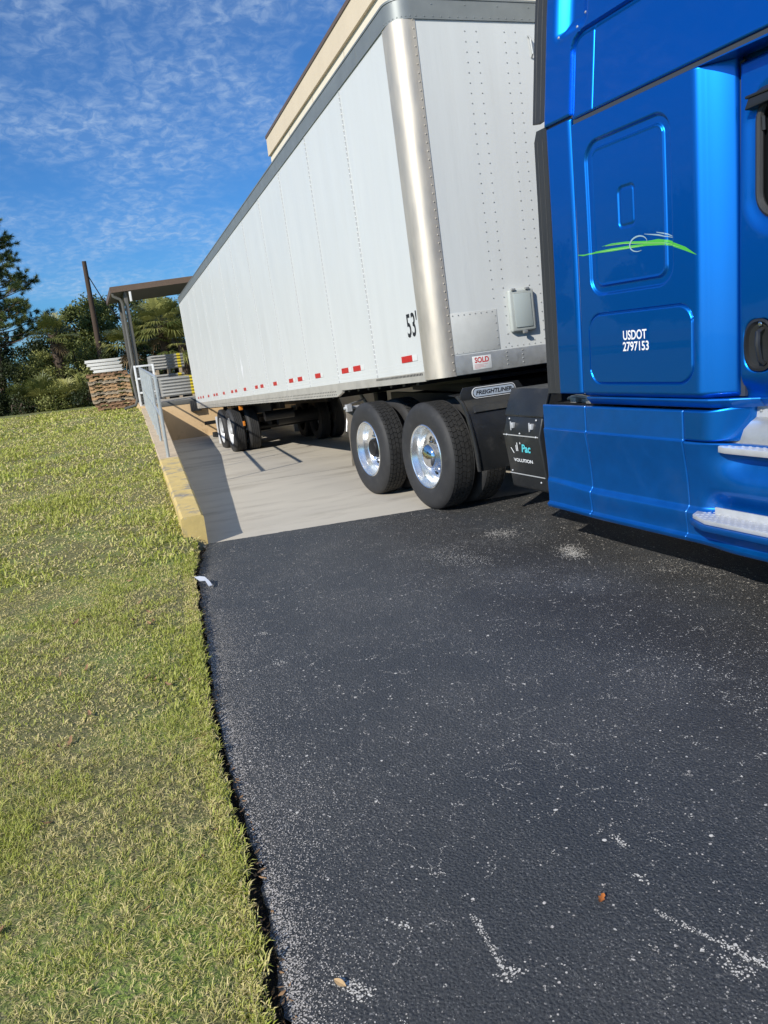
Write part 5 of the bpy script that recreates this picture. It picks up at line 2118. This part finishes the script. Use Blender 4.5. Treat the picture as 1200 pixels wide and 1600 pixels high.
def pine(loc, h, label):
    root = empty('pine_tree', loc)
    mb = MB().tube([(0, 0, -.4), (.08, .05, h * .4), (-.05, .1, h * .75), (0, .05, h)], [.17, .13, .08, .02], 10)
    V, F, T_ = [], [], []
    n = 105
    for i in range(n):
        z = h * (.32 + .68 * (i / (n - 1)))
        az_ = i * 2.4 + random.uniform(-.4, .4)
        L_ = (1.75 * (1 - (z / h) ** 3.0) + .50) * random.uniform(.7, 1.1)
        o = Vector((0, .05, z))
        d = Vector((math.cos(az_), math.sin(az_), random.uniform(.05, .35)))
        e = o + d * L_
        m_ = o + d * L_ * .5 + Vector((0, 0, -.08))
        mb.tube([o, m_, e], [.030, .02, .010], 5)
        tips = [(e, d)]
        for q in range(9):
            u = random.uniform(.35, 1.0) ** .7
            bse = o.lerp(e, u)
            dd = (d * .5 + Vector((random.gauss(0, .8), random.gauss(0, .8), random.uniform(-.1, 1.0)))).normalized()
            tp = bse + dd * random.uniform(.15, .5)
            mb.tube([bse, tp], [.010, .006], 4)
            tips.append((tp, dd))
        for (tp, dd) in tips:
            nn = 100
            dv = rng.normal(size=(nn, 3)) * .62 + np.array(dd) * 1.0
            dv /= np.linalg.norm(dv, axis=1)[:, None]
            st = np.array(tp) - np.array(dd) * rng.uniform(0, .16, nn)[:, None]
            en = st + dv * rng.uniform(.14, .24, nn)[:, None] + [0, 0, -.02]
            sd_ = np.cross(dv, rng.normal(size=(nn, 3))); sd_ /= np.linalg.norm(sd_, axis=1)[:, None]
            b = sum(len(v) for v in V)
            V.append(np.stack([st - sd_ * .008, st + sd_ * .008, en], 1).reshape(-1, 3))
            F.append(np.arange(nn * 3).reshape(nn, 3) + b)
            T_.append(np.repeat(np.clip(rng.uniform(0, .8, nn) + random.uniform(-.2, .3), 0, 1), 3))
    mb.build('trunk', BARK, root, smooth=True)
    np_mesh('needles', np.concatenate(V), np.concatenate(F), F_PINE, root, tint=np.concatenate(T_))
    tag(root, label, 'tree')
    return root


random.seed(5)
rng = np.random.default_rng(5)
pine((-29.0, -6.05, .3), 7.9, 'tall loose pine cut by the left edge of the view')
broadleaf('oak_tree', (-30.5, -7.4, .2), 3.6, 2.1, 1.6, 34, F_DARK, 'dark low oak under the pine at the left edge', leaf=.12)
broadleaf('oak_tree', (-35, -4.9, .2), 3.2, 1.5, 1.3, 20, F_DARK, 'small grey green oak showing between the pine and the palms', leaf=.12)
broadleaf('oak_tree', (-34, -2.1, .2), 5.05, 1.75, 1.7, 42, F_OAK, 'round topped oak behind the wooden pole', leaf=.13)
broadleaf('oak_tree', (-35, .9, .2), 5.0, 1.9, 1.7, 42, F_OAK, 'dark oak rising behind the canopy posts', leaf=.13)
broadleaf('oak_tree', (-36, 4.2, .2), 5.6, 2.2, 2.0, 40, F_OAK, 'oak mostly hidden by the rear of the trailer', leaf=.14)
palm('cabbage_palm', (-28.0, -3.75, .2), 3.1, 34, .66, .55, 'cabbage palm leaning out at the left of the round oak', dry=5)
palm('cabbage_palm', (-27.0, -1.0, .3), 2.35, 34, .72, .62, 'cabbage palm right behind the wooden pole with hanging dead fronds', dry=10)
palm('cabbage_palm', (-26.6, .35, .3), 3.0, 44, .85, .70, 'full crowned cabbage palm between the canopy post and the trailer', dry=6)
palm('cabbage_palm', (-26.2, 1.0, .3), 2.1, 34, .78, .7, 'shorter cabbage palm beside the rear edge of the trailer', dry=5)
palm('cabbage_palm', (-29.5, -2.2, .3), 1.7, 26, .6, .6, 'low cabbage palm to the left of the pole base', dry=6)
for (x, y, sz, n, lb) in ((-26.6, -4.55, .80, 22, 'big saw palmetto with pale spiky fans at the middle of the bushes'),
                          (-26.0, -3.75, .62, 16, 'small bright saw palmetto close to the lawn edge'),
                          (-26.3, -3.05, .66, 16, 'saw palmetto just left of the stacked pallets'),
                          (-27.2, -5.5, .60, 14, 'shaded saw palmetto below the pine'),
                          (-25.6, -1.2, .6, 14, 'saw palmetto behind the dock gate')):
    palm('saw_palmetto', (x, y, .62), .1, n, sz, sz * .85, lb, cat='palmetto')
bsh = [(-27.6, -6.9, 2.1, 1.2, F_DARK, 'dark rounded bush at the far left under the pine'),
       (-28.2, -5.5, 2.0, 1.2, F_DARK, 'dark bush behind the big palmetto'),
       (-28.4, -4.2, 2.35, 1.15, F_BUSH, 'olive green bush filling the gap left of the pole'),
       (-28.6, -3.0, 2.7, 1.15, F_BUSH, 'tall olive bush reaching up to the leftmost palm'),
       (-27.6, -2.0, 2.2, 1.0, F_DARK, 'dark bush behind the pallet stack'),
       (-27.4, -.7, 2.0, 1.1, F_DARK, 'dark bush behind the dock gate'),
       (-27.3, .8, 2.1, 1.2, F_DARK, 'dark bush behind the grey bundles'),
       (-28, 2.4, 2.3, 1.3, F_DARK, 'dark bush hidden behind the trailer')]
for (x, y, h, r_, m_, lb) in bsh:
    broadleaf('bush', (x, y, .35), h, r_, h * .55, 26, m_, lb, 'bush', leaf=.085, n_per=520, cr=.45, low=.9)
for (x, y, h, r_, m_, lb) in ((-26.3, -6.5, 1.0, .8, F_DARK, 'knee high dark shrub at the far left of the lawn edge'),
                              (-26.0, -5.3, .95, .8, F_DARK, 'low dark shrub in front of the big palmetto'),
                              (-25.9, -4.1, .85, .75, F_BUSH, 'low olive shrub at the lawn edge below the palmettos'),
                              (-25.6, -2.8, 1.0, .8, F_DARK, 'low dark shrub beside the pallets'),
                              (-27.0, -8.6, 1.8, 1.3, F_DARK, 'dark shrub beyond the left edge of the view')):
    broadleaf('bush', (x, y, .35), h, r_, h * .6, 16, m_, lb, 'bush', leaf=.075, n_per=420, cr=.36, low=1)
# trees across the lawn, outside the view, that the glossy paint mirrors
tp = None
for k in range(9):
    x = 4 - k * 5.2; y = -36 + 4 * math.sin(k * 1.7)
    if tp is None:
        tp = broadleaf('oak_tree', (x, y, .2), 6.6, 3.4, 2.7, 40, F_OAK, 'x', leaf=.3, n_per=120, cr=1.0)
        c = tp
    else:
        c = copy_tree(tp); c.location = (x, y, .2); c.rotation_euler = (0, 0, k * 1.3)
    c.scale = (1, 1, .85 + .12 * (k % 3))
    tag(c, 'oak across the lawn, outside the view to the left of the camera', 'tree', 'oaks across the lawn outside the view')
# the treeline carries on out of view to the left and right
for k, (x, y, h) in enumerate(((-31, -12, 4.5), (-30, -17, 5.2), (-28, -23, 4.8), (-34, 9, 5.5), (-36, 15, 6.0))):
    broadleaf('oak_tree', (x, y, .2), h, 2.4, 1.9, 26, F_OAK, ['oak outside the view, next beyond the pine', 'taller oak two trees beyond the pine', 'last oak of the left treeline', 'oak behind the warehouse corner', 'tallest oak behind the warehouse'][k], leaf=.2, n_per=200)
